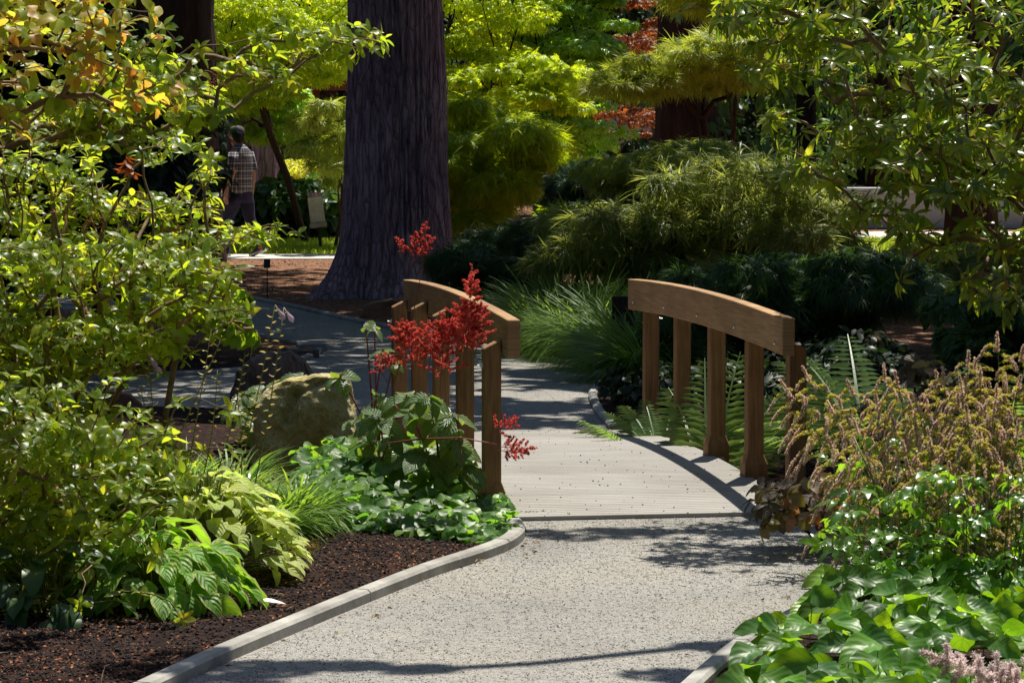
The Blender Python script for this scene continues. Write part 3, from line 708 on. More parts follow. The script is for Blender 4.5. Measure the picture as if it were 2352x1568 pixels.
# a few orange bark crumbs on the gravel
q = sample_poly([(500, 1540), (1200, 1280), (1850, 1230), (1860, 1360), (1560, 1540)], 60, rg)
scatter('bark_chips', np.array([G(a, b, .006) for a, b in q]), (.006, .016), T_chip, M_chip, 'stray orange bark crumbs on the near path')

# ------------------------------------------------------------------ rocks
def rock(name, label, outline, Yc, depth, mat, subdiv=3, amp=.02, seed=0, furrow=0, grooves=()):
    rng = R_(seed); bm = bmesh.new()
    fr_ = [V(x, y, Yc) for x, y in outline]; cx = np.mean(fr_, 0)
    for p in fr_:
        bm.verts.new(p + np.array([0, -depth * .35, 0]) * (1 if p[2] < cx[2] + .1 else .5)); q = cx + (p - cx) * .82; bm.verts.new(q + np.array([0, depth, 0]))
        q = cx + (p - cx) * .97; bm.verts.new(q + np.array([0, depth * .35, 0]))
    bmesh.ops.convex_hull(bm, input=bm.verts[:])
    bmesh.ops.delete(bm, geom=[v for v in bm.verts if not v.link_faces], context='VERTS')
    bmesh.ops.triangulate(bm, faces=bm.faces[:])
    for _ in range(subdiv):
        bmesh.ops.subdivide_edges(bm, edges=bm.edges[:], cuts=1, use_grid_fill=True)
        bmesh.ops.smooth_vert(bm, verts=bm.verts[:], factor=.02, use_axis_x=True, use_axis_y=True, use_axis_z=True)
    from mathutils import noise as mn
    bm.normal_update()
    for v in bm.verts:
        p = v.co.copy(); d = amp * (mn.fractal(p * 4 + Vector((seed * 7, 0, 0)), 1, 2, 4)) + amp * .4 * mn.noise(p * 18)
        if furrow: d -= furrow * abs(mn.noise(Vector((p.x * 14, p.y * 14, p.z * 2.2)))) * 2
        for (gx_, gz, tx, tz, wd_, dp) in grooves:
            dx, dz = p.x - gx_, p.z - gz; L = math.hypot(tx, tz); t = max(0, min(1, (dx * tx + dz * tz) / L ** 2)); e = math.hypot(dx - tx * t, dz - tz * t)
            d -= dp * math.exp(-(e / wd_) ** 2) * (1 if v.normal.y < .4 else 0)
        v.co += v.normal * d
    root = Vector((cx[0], cx[1], 0)); bmesh.ops.translate(bm, verts=bm.verts[:], vec=-root)
    me = bpy.data.meshes.new(name); bm.to_mesh(me); bm.free(); me.materials.append(mat)
    me.polygons.foreach_set('use_smooth', [True] * len(me.polygons))
    o = bpy.data.objects.new(name, me); col.objects.link(o); o.location = root; return o
Yb = 18.3; gv = V(683, 900, Yb); gv2 = V(662, 965, Yb); g3 = V(765, 880, Yb); g4 = V(772, 1000, Yb)
o = rock('boulder', 'large mossy yellow-grey boulder with cleft top, standing among the low leaves left of the footbridge',
     [(572, 1060), (580, 985), (590, 930), (615, 892), (655, 872), (700, 866), (738, 863), (770, 862), (797, 866), (803, 884), (800, 930), (806, 980), (818, 1030), (812, 1075), (690, 1095)], Yb, .34, M_rock, 4, .03, 3,
     grooves=[(gv[0], gv[2], gv2[0] - gv[0], gv2[2] - gv[2], .022, .045), (g3[0], g3[2], g4[0] - g3[0], g4[2] - g3[2], .012, .03), (V(680, 905, Yb)[0], V(680, 905, Yb)[2], V(745, 872, Yb)[0] - V(680, 905, Yb)[0], V(745, 872, Yb)[2] - V(680, 905, Yb)[2], .01, .025)])
tag(o, cat='boulder', label='large mossy yellow-grey boulder with cleft top, standing among the low leaves left of the footbridge')
o = rock('boulder', '', [(528, 900), (545, 850), (575, 822), (620, 806), (665, 806), (700, 824), (722, 855), (735, 880), (735, 960), (528, 960)], 21.0, .3, M_rock2, 4, .02, 9, furrow=.022)
tag(o, cat='boulder', label='dark furrowed brown boulder beside the shaded path, behind the mossy one')
o = rock('rock', '', [(205, 930), (212, 905), (250, 896), (300, 905), (328, 925), (330, 960), (205, 960)], 21.2, .15, M_rock3, 3, .015, 5)
tag(o, cat='rock', label='low rusty orange rock half hidden by azalea leaves at the left path edge')
o = rock('rock', '', [(830, 715), (850, 698), (895, 688), (930, 690), (955, 705), (955, 740), (830, 740)], 31.3, .3, M_rock3, 3, .03, 6)
tag(o, cat='rock', label='brown rock at the kerb behind the far left bridge post')
o = rock('rock', '', [(800, 1080), (806, 1040), (840, 1030), (870, 1040), (880, 1080)], 17.2, .12, M_rock3, 3, .015, 12)
for i, (x, y, a, lab) in enumerate(((715, 803, .1, 'grey rectangular stone block at the tip of the dark island bed'), (690, 818, .25, 'dark stone block lying just in front of the grey one at the island tip'))):
    g = G(x, y); m = MB().box((0, 0, 0), (.12, .2, .035), Matrix.Rotation(a, 3, 'Z')); b_ = m.build('stone_block', M_conc if i == 0 else M_rock2, None, bevel=.006); b_.location = (g[0], g[1], .03); tag(b_, lab, 'stone', 'stone blocks at the island tip')
tag(o, cat='rock', label='small brown rock under the pleated leaves right of the mossy boulder')

# ------------------------------------------------------------------ near plants, left
rg = R_(21)
# main azalea
az = thing('azalea_shrub', 'large spreading green azalea filling the left edge in front of the dark trunk', 'shrub', (-1.9, 14.2, 0))
regs = [([(-60, 330), (120, 360), (230, 470), (420, 455), (560, 500), (640, 530), (600, 560), (470, 560), (380, 620), (-60, 640)], 14.7, 15.5, 460, 0),
        ([(-60, 560), (420, 560), (540, 640), (470, 700), (400, 740), (340, 800), (350, 880), (240, 900), (200, 960), (-60, 960)], 13.8, 14.7, 800, 0),
        ([(-60, 900), (210, 900), (250, 1000), (290, 1060), (240, 1150), (230, 1300), (130, 1400), (-60, 1420)], 12.7, 13.5, 620, 0),
        ([(150, 930), (300, 960), (400, 1040), (330, 1080), (200, 1060)], 13.4, 14.4, 70, 0),
        ([(300, 330), (420, 290), (520, 360), (530, 420), (470, 440), (430, 340), (330, 400)], 14.4, 15.2, 34, 0),
        ([(590, 480), (660, 500), (668, 535), (600, 552), (540, 552)], 14.2, 14.5, 9, 0)]
whirl(az, (-2.0, 14.5, .05), regs, rg, [G1, G1d], T_az, (.045, .085), caps=[300, 60], up=(.1, -.35, .9), rmax=.014)
ud = thing('azalea_shrub', 'upper azalea branches with bright tips reaching right across the dark and big trunks', 'shrub', (-2.6, 16.4, 0))
regs = [([(300, 60), (330, 140), (470, 210), (520, 300), (480, 340), (360, 330), (150, 340), (-60, 330), (-60, 260), (200, 200)], 15.8, 16.8, 330, 0),
        ([(330, 90), (400, 110), (430, 150), (560, 150), (640, 130), (720, 70), (790, 75), (800, 110), (700, 160), (560, 215), (470, 215), (350, 150)], 15.8, 16.4, 62, 0),
        ([(560, 70), (640, 50), (760, 60), (790, 100), (700, 140), (600, 120)], 15.9, 16.3, 20, 0), ([(790, 72), (815, 80), (820, 100), (790, 100)], 16, 16.1, 2, 0)]
whirl(ud, (-2.65, 16.4, .05), regs, rg, [G1], T_az, (.06, .105), up=(.2, -.3, .8), rmax=.02)
yl = thing('azalea_shrub', 'azalea with large yellow and orange turning leaves in the top left corner', 'shrub', (-2.5, 12.6, 0))
regs = [([(-60, -60), (130, -60), (310, -30), (310, 60), (230, 110), (150, 190), (60, 260), (-60, 300)], 12.2, 13.2, 190, 0),
        ([(160, 130), (340, 150), (450, 200), (440, 270), (300, 260), (120, 230)], 12.6, 13.3, 32, 0)]
whirl(yl, (-2.5, 12.7, .05), regs, rg, [G1y], T_broad, (.055, .095), up=(.1, -.3, .7), n=(4, 6), rmax=.016)
MB().tube([V(-60, 25, 12.9), V(60, 20, 12.8), V(135, 10, 12.7), V(200, -30, 12.6)], [.022, .02, .018, .015], 8).build('limb', M_twig_d, yl, smooth=True)
# drooping dogwood-like leaves at the lower edge
dg = thing('shrub', 'shrub with drooping broad leaves at the lower right edge of the azalea', 'shrub', (-1.75, 15.4, 0))
regs = [([(430, 600), (500, 600), (560, 650), (600, 720), (600, 770), (540, 770), (440, 730), (400, 690), (360, 720), (330, 640)], 14.6, 15.4, 62, 0)]
tipsd, dd_ = None, None
tp = vol(regs[0][0], 14.6, 15.4, 74, rg); dr, _ = grow(np.array([-1.75, 15.3, .1]), tp, M_twig, dg, rng=rg, rmax=.015)
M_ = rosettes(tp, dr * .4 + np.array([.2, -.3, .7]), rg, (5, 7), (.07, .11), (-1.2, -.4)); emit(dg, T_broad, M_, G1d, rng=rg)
# spent azalea flower threads and two brown dead leaf clusters
def threads(root, P, n, L, mat, name, rng, tm=None):
    k = len(P) * n; O = np.repeat(P, n, 0); D = rng.normal(0, 1, (k, 3)) + [0, -.2, .3]
    return tag(link(name, join(tm or [strand_t(.02, 4, .9)], rng.randint(0, 1, k), fm(D, rng.normal(0, 1, (k, 3)), rng.uniform(L[0], L[1], k), O), name, mat), root), kind='stuff')
M_thread = matramp('spent_thread', [(.4, .1, .03), (.5, .2, .05), (.35, .25, .08)], .6)
threads(az, vol([(60, 380), (500, 480), (400, 640), (80, 640)], 13.0, 13.8, 60, rg), 5, (.03, .06), M_thread, 'spent_flower', rg)
threads(ud, vol([(150, 240), (500, 260), (720, 120), (700, 90), (400, 200)], 14.2, 14.6, 40, rg), 5, (.03, .06), M_thread, 'spent_flower', rg)
M_dead = leafmat('dead_leaf', [(.2, .06, .02), (.14, .04, .015)], [(.5, .12, .03), (.4, .1, .02)], .4, .5, .3)
for (x, y) in ((292, 370), (300, 392)):
    emit(az, T_az, rosettes(np.array([V(x, y, 13.1)]), np.array([[.2, -.3, -1.]]), rg, (4, 6), (.05, .08), (.4, 1.2)), M_dead, cap=12, rng=rg)

# hostas
def clump(root, C, n, L, spread, h, tm, mat, rng, stemmat=M_stem, bias=(0, 0), cap=300, tilt=(.1, .7), ws=1.0):
    C = np.asarray(C, float); O, D, N, S = [], [], [], []; m = MB()
    for i in range(n):
        th = rng.rand() * 2 * PI; q = rng.rand() ** .55; r = np.array([math.cos(th), math.sin(th), 0])
        hh = h * (1 - .75 * q ** 2) * rng.uniform(.8, 1.1); p = C + r * spread * q * np.array([1, 1, 0]) + np.array([bias[0] * q, bias[1] * q, hh])
        mid = C + r * spread * q * .45 + np.array([0, 0, hh * .7]); m.tube([C + r * .03, mid, p], [.005, .004, .003], 4)
        e = rng.uniform(*tilt) - q * .7; O.append(p); D.append(r * math.cos(e) + np.array([0, 0, math.sin(e)])); N.append(np.array([0, 0, 1]) - r * math.sin(e) + rng.normal(0, .25, 3)); S.append(rng.uniform(*L) * (1.05 - .25 * rng.rand()))
    m.build('stems', stemmat, root, smooth=True)['kind'] = 'stuff'; S = np.array(S)
    emit(root, tm, fm(np.array(D), np.array(N), S, np.array(O), S * ws), mat, cap, rng=rng)
h1 = thing('hosta', 'pale yellow-green hosta with cream edged leaves, brightest plant of the lower left bed', 'hosta', G(470, 1345)); clump(h1, G(480, 1340), 340, (.11, .17), .36, .45, T_hosta, G_hosta, R_(5), tilt=(.3, .95))
h2 = thing('hosta', 'smaller pale hosta between the bright hosta and the azalea', 'hosta', G(330, 1330)); clump(h2, G(320, 1320), 150, (.13, .19), .32, .48, T_hosta, G_hosta, R_(6), tilt=(.3, .95))
h3 = thing('hosta', 'green hosta with thin pale edges spilling to the lower front of the left bed', 'hosta', G(330, 1420)); clump(h3, G(350, 1400), 150, (.14, .21), .36, .34, T_hosta, G_hosta2, R_(8), bias=(.02, -.05))
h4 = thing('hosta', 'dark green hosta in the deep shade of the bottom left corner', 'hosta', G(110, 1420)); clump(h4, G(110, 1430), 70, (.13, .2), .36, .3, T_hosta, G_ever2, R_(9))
# hosta flower stalks with seed pods
def scape(root, base, top, rng, flowers=0, start=.45, pods=26):
    base = np.array(base); top = np.array(top); m = MB(); bend = np.array([rng.uniform(-.02, .04), rng.uniform(-.05, .05), 0])
    P = [base * (1 - t) + top * t + bend * math.sin(PI * t) for t in np.linspace(0, 1, 8)]
    o = m.tube(P, np.linspace(.0035, .0018, 8), 5).build('flower_stalk', M_stem, root, smooth=True)
    O, D = [], []
    for i in range(pods):
        t = start + (1 - start) * i / pods; p = base * (1 - t) + top * t + bend * math.sin(PI * t); sgn = 1 if i % 2 else -1
        O.append(p); D.append([sgn, rng.uniform(-.6, .3), rng.uniform(.1, .5)])
    n = len(O); S = rng.uniform(.02, .032, n)
    q = link('seed_pods', join([leaf_t(.17, 4, .5, .3)], np.zeros(n, int), fm(np.array(D, float), rng.normal(0, 1, (n, 3)), S, np.array(O)), 'seed_pods', F_seed), o); q['kind'] = 'stuff'
    for k in range(flowers):
        p = Vector(top) + Vector((.01 * k, 0, -.03 * k)); d = Vector((.55 + .2 * k, -.1, -.83)).normalized(); a = d.orthogonal().normalized(); b = d.cross(a); mm = MB(); rings = []
        for t, r in ((0, .002), (.02, .0025), (.035, .007), (.05, .012), (.06, .011), (.07, .003)):
            rings.append([p + d * t * 1.1 + (a * math.cos(2 * PI * j / 8) + b * math.sin(2 * PI * j / 8)) * r for j in range(8)])
        mm.loft(rings).build('flower', F_lil, o, smooth=True)
rs = R_(31)
for (bx, by, tx, ty, fl_, Yd) in ((300, 1260, 512, 770, 0, 14.0), (420, 1240, 500, 850, 0, 14.1), (440, 1230, 563, 808, 0, 14.2), (395, 1280, 486, 755, 0, 14.0), (500, 1260, 632, 700, 1, 14.3), (560, 1230, 652, 706, 1, 14.35), (480, 1250, 590, 900, 0, 14.2), (400, 1180, 320, 880, 0, 13.9), (420, 1200, 385, 958, 0, 14), (350, 1180, 338, 810, 2, 13.9), (540, 1220, 545, 905, 0, 14.2)):
    scape(h1 if bx > 410 else h2, V(bx, by, Yd - .15), V(tx, ty, Yd), rs, fl_, pods=22)
# grass clump (hakonechloa)
def grassclump(root, C, n, L, rng, mat=G_blade, w=.012, spread=.1, lean=(0, 0), up=1.0, droop=(.6, 1.1), name='blades'):
    C = np.asarray(C, float); th = rng.rand(n) * 2 * PI; r = np.stack([np.cos(th), np.sin(th), np.zeros(n)], 1)
    O = C + r * (rng.rand(n) ** .5 * spread)[:, None]; D = r * rng.uniform(.15, 1.0, (n, 1)) + np.array([lean[0], lean[1], up]) + rng.normal(0, .1, (n, 3)); S = rng.uniform(L[0], L[1], n)
    ts = [strand_t(w, 6, d, 0) for d in np.linspace(droop[0], droop[1], 3)]
    # normal must face up/back so that blades arch outward
    N = -r + np.array([0, 0, .9])
    o = link(name, join(ts, rng.randint(0, 3, n), fm(D, N, S, O), name, mat), root); o['kind'] = 'stuff'
for i, (x, y, Yq) in enumerate(((610, 1235, 14.9), (680, 1200, 15.4), (470, 1160, 15.6), (560, 1180, 15.8), (620, 1215, 15.3), (420, 1090, 16.4), (530, 1110, 16.4), (330, 1120, 15.8))):
    c = V(x, y, Yq); c[2] = .03
    g = thing('grass_clump', ['grass clump nearest the mulch, right of the bright hosta', 'small grass clump at the left edge of the round leaved ground cover', 'arching bright grass clump directly behind the bright hosta', 'arching grass clump between hosta and low round leaves', 'low grass clump spilling beside the round leaved ground cover', 'grass clump at the foot of the flower stalks, nearest the rusty rock', 'grass clump in front of the mossy boulder', 'shaded grass clump behind the azalea edge'][i], 'grass', c, 'arching grass clumps in the left bed')
    grassclump(g, c, 420, (.26, .42), R_(40 + i), G_blade if i != 3 else leafmat('bright_blade', [(.12, .18, .03), (.16, .22, .04)], [(.45, .6, .06), (.6, .7, .1)], .45, .3, .5), .022, .09, droop=(.7, 1.3))
# epimedium ground cover
ep = thing('epimedium', 'dense mound of round glossy leaves spreading in front of the near left bridge post', 'ground cover', G(920, 1180))
rg = R_(51)
def heap(root, poly, n, hfun, tm, L, mat, rng, cap=300, tilt=.5, stems=True, ws=1.0, face=(0, -.5, 1), stemmat=M_stem, dr=.5, zmin=.02):
    q = sample_poly(poly, n, rng); O = []; m = MB()
    for a, b in q:
        g = G(a, b); hh = hfun(a, b) * rng.uniform(.35, 1.0); O.append(g + np.array([0, 0, max(zmin, hh)]))
        if stems and rng.rand() < .4: m.tube([g + np.array([rng.uniform(-.04, .04), rng.uniform(-.04, .04), 0]), O[-1]], [.003, .002], 4)
    if m.v: m.build('stems', stemmat, root)['kind'] = 'stuff'
    O = np.array(O); th = rng.rand(n) * 2 * PI; D = np.stack([np.cos(th), np.sin(th) - .35, -dr * rng.rand(n) + .1], 1)
    N = np.array(face, float) + rng.normal(0, tilt, (n, 3)); N[:, 2] = np.abs(N[:, 2]) + .3; S = rng.uniform(L[0], L[1], n)
    emit(root, tm, fm(D, N, S, O, S * ws), mat, cap, rng=rng)
heap(ep, [(690, 1130), (760, 1105), (900, 1095), (1040, 1110), (1120, 1150), (1185, 1215), (1180, 1240), (1100, 1262), (900, 1250), (760, 1235), (680, 1200)], 2100, lambda a, b: (.26 if b < 1180 else .26 - .0022 * (b - 1180)) * (1 if a < 1080 else .45), T_round, (.055, .085), G_epi, rg, tilt=.4)
# pleated-leaf plants (rodgersia) in front of and between the left posts
def pleated(label, C, spots, rng, L=(.13, .21)):
    spots = spots + [(x + rng.uniform(-35, 35), y + rng.uniform(0, 60), Yq + rng.uniform(0, .3), k) for x, y, Yq, k in spots if k > 4 and rng.rand() < .35]
    r = thing('rodgersia', label, 'plant', C); m = MB(); O, D, N, S = [], [], [], []
    for (x, y, Yq, k) in spots:
        p = V(x, y, Yq); a = np.array([rng.uniform(-.2, .2), -.35, 1.0]); base = np.array([C[0] + rng.uniform(-.05, .05), C[1], .02]); mid = (p + base) / 2 + np.array([(C[0] - p[0]) * .25, 0, .04])
        m.tube([base, mid, p], [.006, .005, .0035], 5)
        M = rosettes(np.array([p]), np.array([a]), rng, (k, k + 1), L, (-.55, .25), .1); O.append(M)
    m.build('stems', M_redstem, r, smooth=True)['kind'] = 'stuff'; emit(r, T_vein, np.concatenate(O), G_vein, rng=rng); return r
rp = R_(61)
pa = pleated('rodgersia with pleated dark leaves right of the mossy boulder', V(880, 1070, 16.6) * [1, 1, 0], [(870, 960, 16.2, 6), (900, 1000, 16.0, 6), (850, 1010, 16.4, 5), (920, 1060, 16.0, 6), (860, 1050, 16.3, 6), (830, 960, 16.5, 3), (935, 905, 16.1, 4), (875, 905, 16.4, 3)], rp)
pb = pleated('rodgersia whose leaf tuft stands between the middle left bridge posts', V(1010, 1100, 16.1) * [1, 1, 0], [(985, 905, 15.75, 6), (1040, 950, 15.8, 5), (1000, 960, 15.9, 5), (975, 1040, 15.9, 6), (1040, 1010, 15.9, 5), (1060, 1060, 15.9, 4), (940, 940, 16.0, 5)], rp)
pc = pleated('rodgersia sprays rising left of the far left posts against the shaded path', V(860, 1080, 16.9) * [1, 1, 0], [(880, 800, 16.5, 4), (860, 745, 16.6, 3), (780, 858, 16.6, 3), (905, 830, 16.4, 4), (840, 740, 16.6, 2)], rp, (.08, .13))
pd = pleated('rodgersia with pale leaves behind the mossy boulder top', V(620, 1000, 19.4) * [1, 1, 0], [(640, 880, 19.2, 5), (700, 870, 19.3, 3), (600, 900, 19.2, 5), (560, 900, 19.2, 5), (570, 960, 18.9, 5), (540, 930, 19.0, 5), (690, 862, 19.3, 4)], rp, (.14, .2))
# ---- plumes
def floret_t(kind, seed=0):
    rng = np.random.RandomState(seed); o = []
    k = 4
    for i in range(k): o.append(tmove(leaf_t(.34 if kind != 'star' else .12, 2, .1, .3), rz=2 * PI * i / k + rng.rand(), rx=rng.uniform(-.4, 1.0)))
    return tmerge(o)
FL = [floret_t('a', i) for i in range(3)]; FS = [floret_t('star', i) for i in range(3)]
def spike(P, r, n, rng, size):
    """florets wrapped round a curved axis P"""
    P = np.asarray(P); t = rng.rand(n) ** .85; k = t * (len(P) - 1); i = np.minimum(k.astype(int), len(P) - 2); fr2 = (k - i)[:, None]
    c = P[i] * (1 - fr2) + P[i + 1] * fr2; d = rng.normal(0, 1, (n, 3)); d /= np.linalg.norm(d, axis=1)[:, None]
    rr = r * (1.05 - .75 * t) ; O = c + d * rr[:, None] * rng.uniform(.3, 1, (n, 1))
    return O, d, rng.uniform(size[0], size[1], n), t
def plume(root, base, top, rng, mat, nb=14, bl=.12, r=.008, per=60, size=(.004, .008), fl=FL, width=.4, curve='out', name='flower_plume', start=.35, stem=M_stem, sr=.003, label=None, tipn=60, mat2=None):
    base, top = np.array(base), np.array(top); ax = top - base; L = np.linalg.norm(ax); a = ax / L; u = np.cross(a, [0, 1, .1]); u /= np.linalg.norm(u); v = np.cross(a, u)
    bend = u * rng.uniform(-.04, .04) * L
    axis = [base + ax * t + bend * math.sin(PI * t) for t in np.linspace(0, 1, 9)]; A = np.array(axis)
    m = MB().tube(axis, np.linspace(sr, sr * .4, 9), 5); O, D, S, TT = [], [], [], []
    def at(t): k = t * 8; i = min(int(k), 7); return A[i] * (1 - k + i) + A[i + 1] * (k - i)
    for i in range(nb):
        t = start + (1 - start) * .88 * (i + rng.rand() * .6) / nb; th = i * 2.4 + rng.uniform(-.4, .4); ra = u * math.cos(th) + v * math.sin(th); ra = ra + np.array([0, -.15, 0])
        l = bl * (1 - .75 * ((t - start) / (1 - start)) ** 1.1) * rng.uniform(.75, 1.2); p = at(t); pts = []
        for q in np.linspace(0, 1, 6):
            if curve == 'out': pts.append(p + ra * l * math.sin(q * 1.35) * .98 + a * l * .55 * q + np.array([0, 0, -1]) * l * .95 * q ** 2.1)
            else: pts.append(p + ra * l * q + a * l * q * .55 + rng.normal(0, .04 * l, 3))
        m.tube(pts, np.linspace(sr * .5, sr * .25, 6), 4); o, d, s_, t_ = spike(pts[1:], r, int(per * l / bl) + 6, rng, size); O.append(o); D.append(d); S.append(s_); TT.append(t_)
    if nb == 0: m.build('flower_stem', stem, root, smooth=True); return
    o, d, s_, t_ = spike([at(t) for t in np.linspace(.8 if start < .8 else start, 1, 6)], r * 1.2, tipn, rng, size); O.append(o); D.append(d); S.append(s_); TT.append(t_ * .3 + .7)
    O, D, S, TT = map(np.concatenate, (O, D, S, TT)); st = m.build('flower_stem', stem, root)
    if mat2:
        k = TT + rng.normal(0, .12, len(TT)) < .46
        link('florets', join(fl, rng.randint(0, len(fl), int(k.sum())), fm(D[k], rng.normal(0, 1, D[k].shape), S[k], O[k]), 'florets', mat2), st)['kind'] = 'stuff'; O, D, S = O[~k], D[~k], S[~k]
    q = link(name, join(fl, rng.randint(0, len(fl), len(O)), fm(D, rng.normal(0, 1, D.shape), S, O), name, mat), st)
    if label: st['label'] = label
rr = R_(71)
kr_ = dict(stem=M_redstem, size=(.0045, .0085), curve='up')
plume(pc, V(905, 880, 16.2), V(985, 500, 16.0), rr, F_red, nb=0, tipn=0, r=.003, per=1, **kr_)
for (a, b, n_, bl) in (((945, 620), (980, 508), 14, .055), ((940, 590), (908, 545), 7, .035), ((950, 600), (1000, 545), 9, .045), ((945, 600), (955, 530), 8, .05)):
    plume(pc, V(*a, 16.0), V(*b, 16.0), rr, F_red, nb=n_, bl=bl, per=34, r=.008, start=.25, tipn=26, sr=.002, **kr_)
for (a, b, n_, bl, per) in (((1060, 860), (1082, 605), 34, .105, 80), ((1062, 800), (1070, 690), 26, .13, 80), ((1010, 900), (1020, 720), 26, .12, 70), ((950, 870), (935, 735), 26, .11, 60), ((985, 850), (985, 735), 22, .11, 60), ((1090, 820), (1105, 690), 18, .08, 50), ((930, 800), (925, 740), 16, .09, 50), ((1040, 800), (1030, 735), 18, .10, 60)):
    plume(pb, V(*a, 15.5), V(*b, 15.45), rr, F_red, nb=n_, bl=bl, per=int(per * 1.3), r=.012, start=.2, tipn=40, sr=.0022, **kr_)
plume(pb, V(1060, 1060, 15.6), V(1062, 780, 15.5), rr, F_red, nb=0, tipn=0, **kr_)
for (a, b) in (((1120, 1020), (1235, 1028)), ((1120, 1000), (1190, 958)), ((1130, 1030), (1215, 1040))):
    plume(pb, V(*a, 15.5), V(*b, 15.45), rr, F_red, nb=12, bl=.07, per=42, r=.009, start=.3, tipn=30, sr=.0022, **kr_)
for (a, b) in (((890, 880), (862, 815)), ((900, 860), (880, 812)), ((870, 850), (905, 820))):
    plume(pc, V(*a, 16.3), V(*b, 16.3), rr, F_red, nb=8, bl=.055, per=26, r=.006, start=.3, tipn=14, sr=.002, **kr_)
MB().tube([V(890, 1018, 15.9), V(960, 1008, 15.7), V(1060, 1005, 15.5), V(1140, 1020, 15.4)], [.004, .004, .0035, .003], 6).build('flower_stem', M_redstem, pb, smooth=True)

# ------------------------------------------------------------------ near plants, right
rg = R_(81)
rh = thing('rhododendron', 'tall rhododendron with narrow glossy leaves hanging over the top right', 'shrub', (2.75, 16.6, 0))
regs = [([(1640, -60), (2410, -60), (2410, 260), (2100, 330), (1880, 300), (1850, 210), (1760, 160), (1760, 60), (1660, 30)], 15.4, 17.0, 520, 0),
        ([(1900, 260), (2410, 240), (2410, 620), (2300, 600), (2120, 480), (1990, 400), (1880, 340)], 15.4, 17.0, 300, 0),
        ([(1780, 330), (1850, 355), (1930, 350), (1950, 420), (1870, 420), (1800, 390)], 15.4, 16, 9, 0),
        ([(1900, 440), (2100, 480), (2200, 560), (2160, 590), (2040, 540), (1920, 490)], 15.4, 16.0, 26, 0),
        ([(2060, 640), (2080, 640), (2080, 660), (2060, 660)], 15.6, 15.8, 1, 0), ([(2200, 640), (2352, 600), (2352, 740), (2300, 720)], 15.2, 15.8, 14, 0),
        ([(1720, 240), (1800, 230), (1850, 300), (1760, 290)], 15.8, 16.3, 7, 0)]
whirl(rh, (2.75, 16.6, .05), regs, rg, [G2], T_rh, (.075, .13), up=(-.25, -.35, .8), rmax=.013, el=(-.35, .6), n=(5, 9))
threads(rh, vol([(1950, 150), (2300, 120), (2300, 400), (2000, 300)], 15.2, 16, 60, rg), 5, (.04, .07), matramp('pale_thread', [(.5, .4, .12), (.4, .2, .06), (.4, .42, .1)], .5), 'spent_flower', rg)
# bronze astilbe
ast = thing('astilbe', 'large astilbe with drooping bronze and pink flower plumes right of the footbridge', 'flowering plant', G(2100, 1330))
rb = R_(91)
heads = [(1842, 840, 14.2), (2030, 835, 14.0), (2055, 850, 14.0), (2290, 762, 13.8), (2225, 805, 13.8), (2165, 840, 13.9), (1945, 870, 14.2), (2100, 905, 13.7), (1960, 960, 13.8), (2200, 900, 13.6), (2290, 880, 13.6), (2345, 860, 13.7), (2050, 960, 13.5), (1900, 1000, 13.9), (2130, 980, 13.4), (2250, 980, 13.4), (2340, 960, 13.5), (1990, 1040, 13.5), (2080, 1050, 13.3), (2180, 1060, 13.3), (2300, 1060, 13.3), (2240, 820, 14.0), (2352, 790, 13.8), (1900, 920, 14.2), (2010, 900, 14.1), (2320, 1150, 13.2), (2150, 850, 14.2)]
for (x, y, Yq) in heads:
    top = V(x, y, Yq); L = rb.uniform(.34, .46); base = top + np.array([(2.0 - top[0]) * .25 + rb.uniform(-.05, .05), rb.uniform(0, .15), -L])
    if base[2] < .03: base[2] = .03
    for _k in range(2 if rb.rand() < .6 else 1):
        if _k: top = top + np.array([rb.uniform(-.11, .11), rb.uniform(-.25, -.05), rb.uniform(-.16, -.02)]); base = top + np.array([(2.0 - top[0]) * .3, .1, -L]); base[2] = max(base[2], .03)
        plume(ast, base, top, rb, F_pinkb, nb=17, bl=.2, per=170, r=.0095, size=(.005, .009), start=.12, sr=.0026, tipn=80, mat2=F_gold)
for (bx, by, tx, ty) in ((2080, 1300, 1960, 1000), (2060, 1270, 2000, 1090), (2300, 1150, 2230, 1000)):
    MB().tube([V(bx, by, 13.4), V((bx + tx) / 2 + 6, (by + ty) / 2, 13.35), V(tx, ty, 13.5)], [.005, .004, .003], 6).build('flower_stem', M_stem, ast, smooth=True)
tp = vol([(1900, 1180), (2000, 1110), (2200, 1080), (2400, 1080), (2400, 1340), (2150, 1350), (1980, 1330), (1890, 1260)], 12.8, 14.0, 330, rb)
tp = np.concatenate([tp, vol([(1900, 1020), (2100, 960), (2400, 940), (2400, 1100), (1900, 1130)], 13.6, 14.4, 45, rb)])
n = len(tp); th = rb.rand(n) * 2 * PI
emit(ast, T_cut, fm(np.stack([np.cos(th), np.sin(th) - .5, rb.uniform(-.5, .3, n)], 1), rb.normal(0, .35, (n, 3)) + [0, -.2, 1], rb.uniform(.11, .17, n), tp), G_cut, cap=300, rng=rb)
m = MB()
for p in tp[::3]: m.tube([np.array([2.0 + rb.normal(0, .2), 13.6 + rb.normal(0, .15), .02]), p * [1, 1, .6] + [0, 0, .04], p], [.004, .003, .002], 4)
m.build('stems', M_stem, ast)['kind'] = 'stuff'
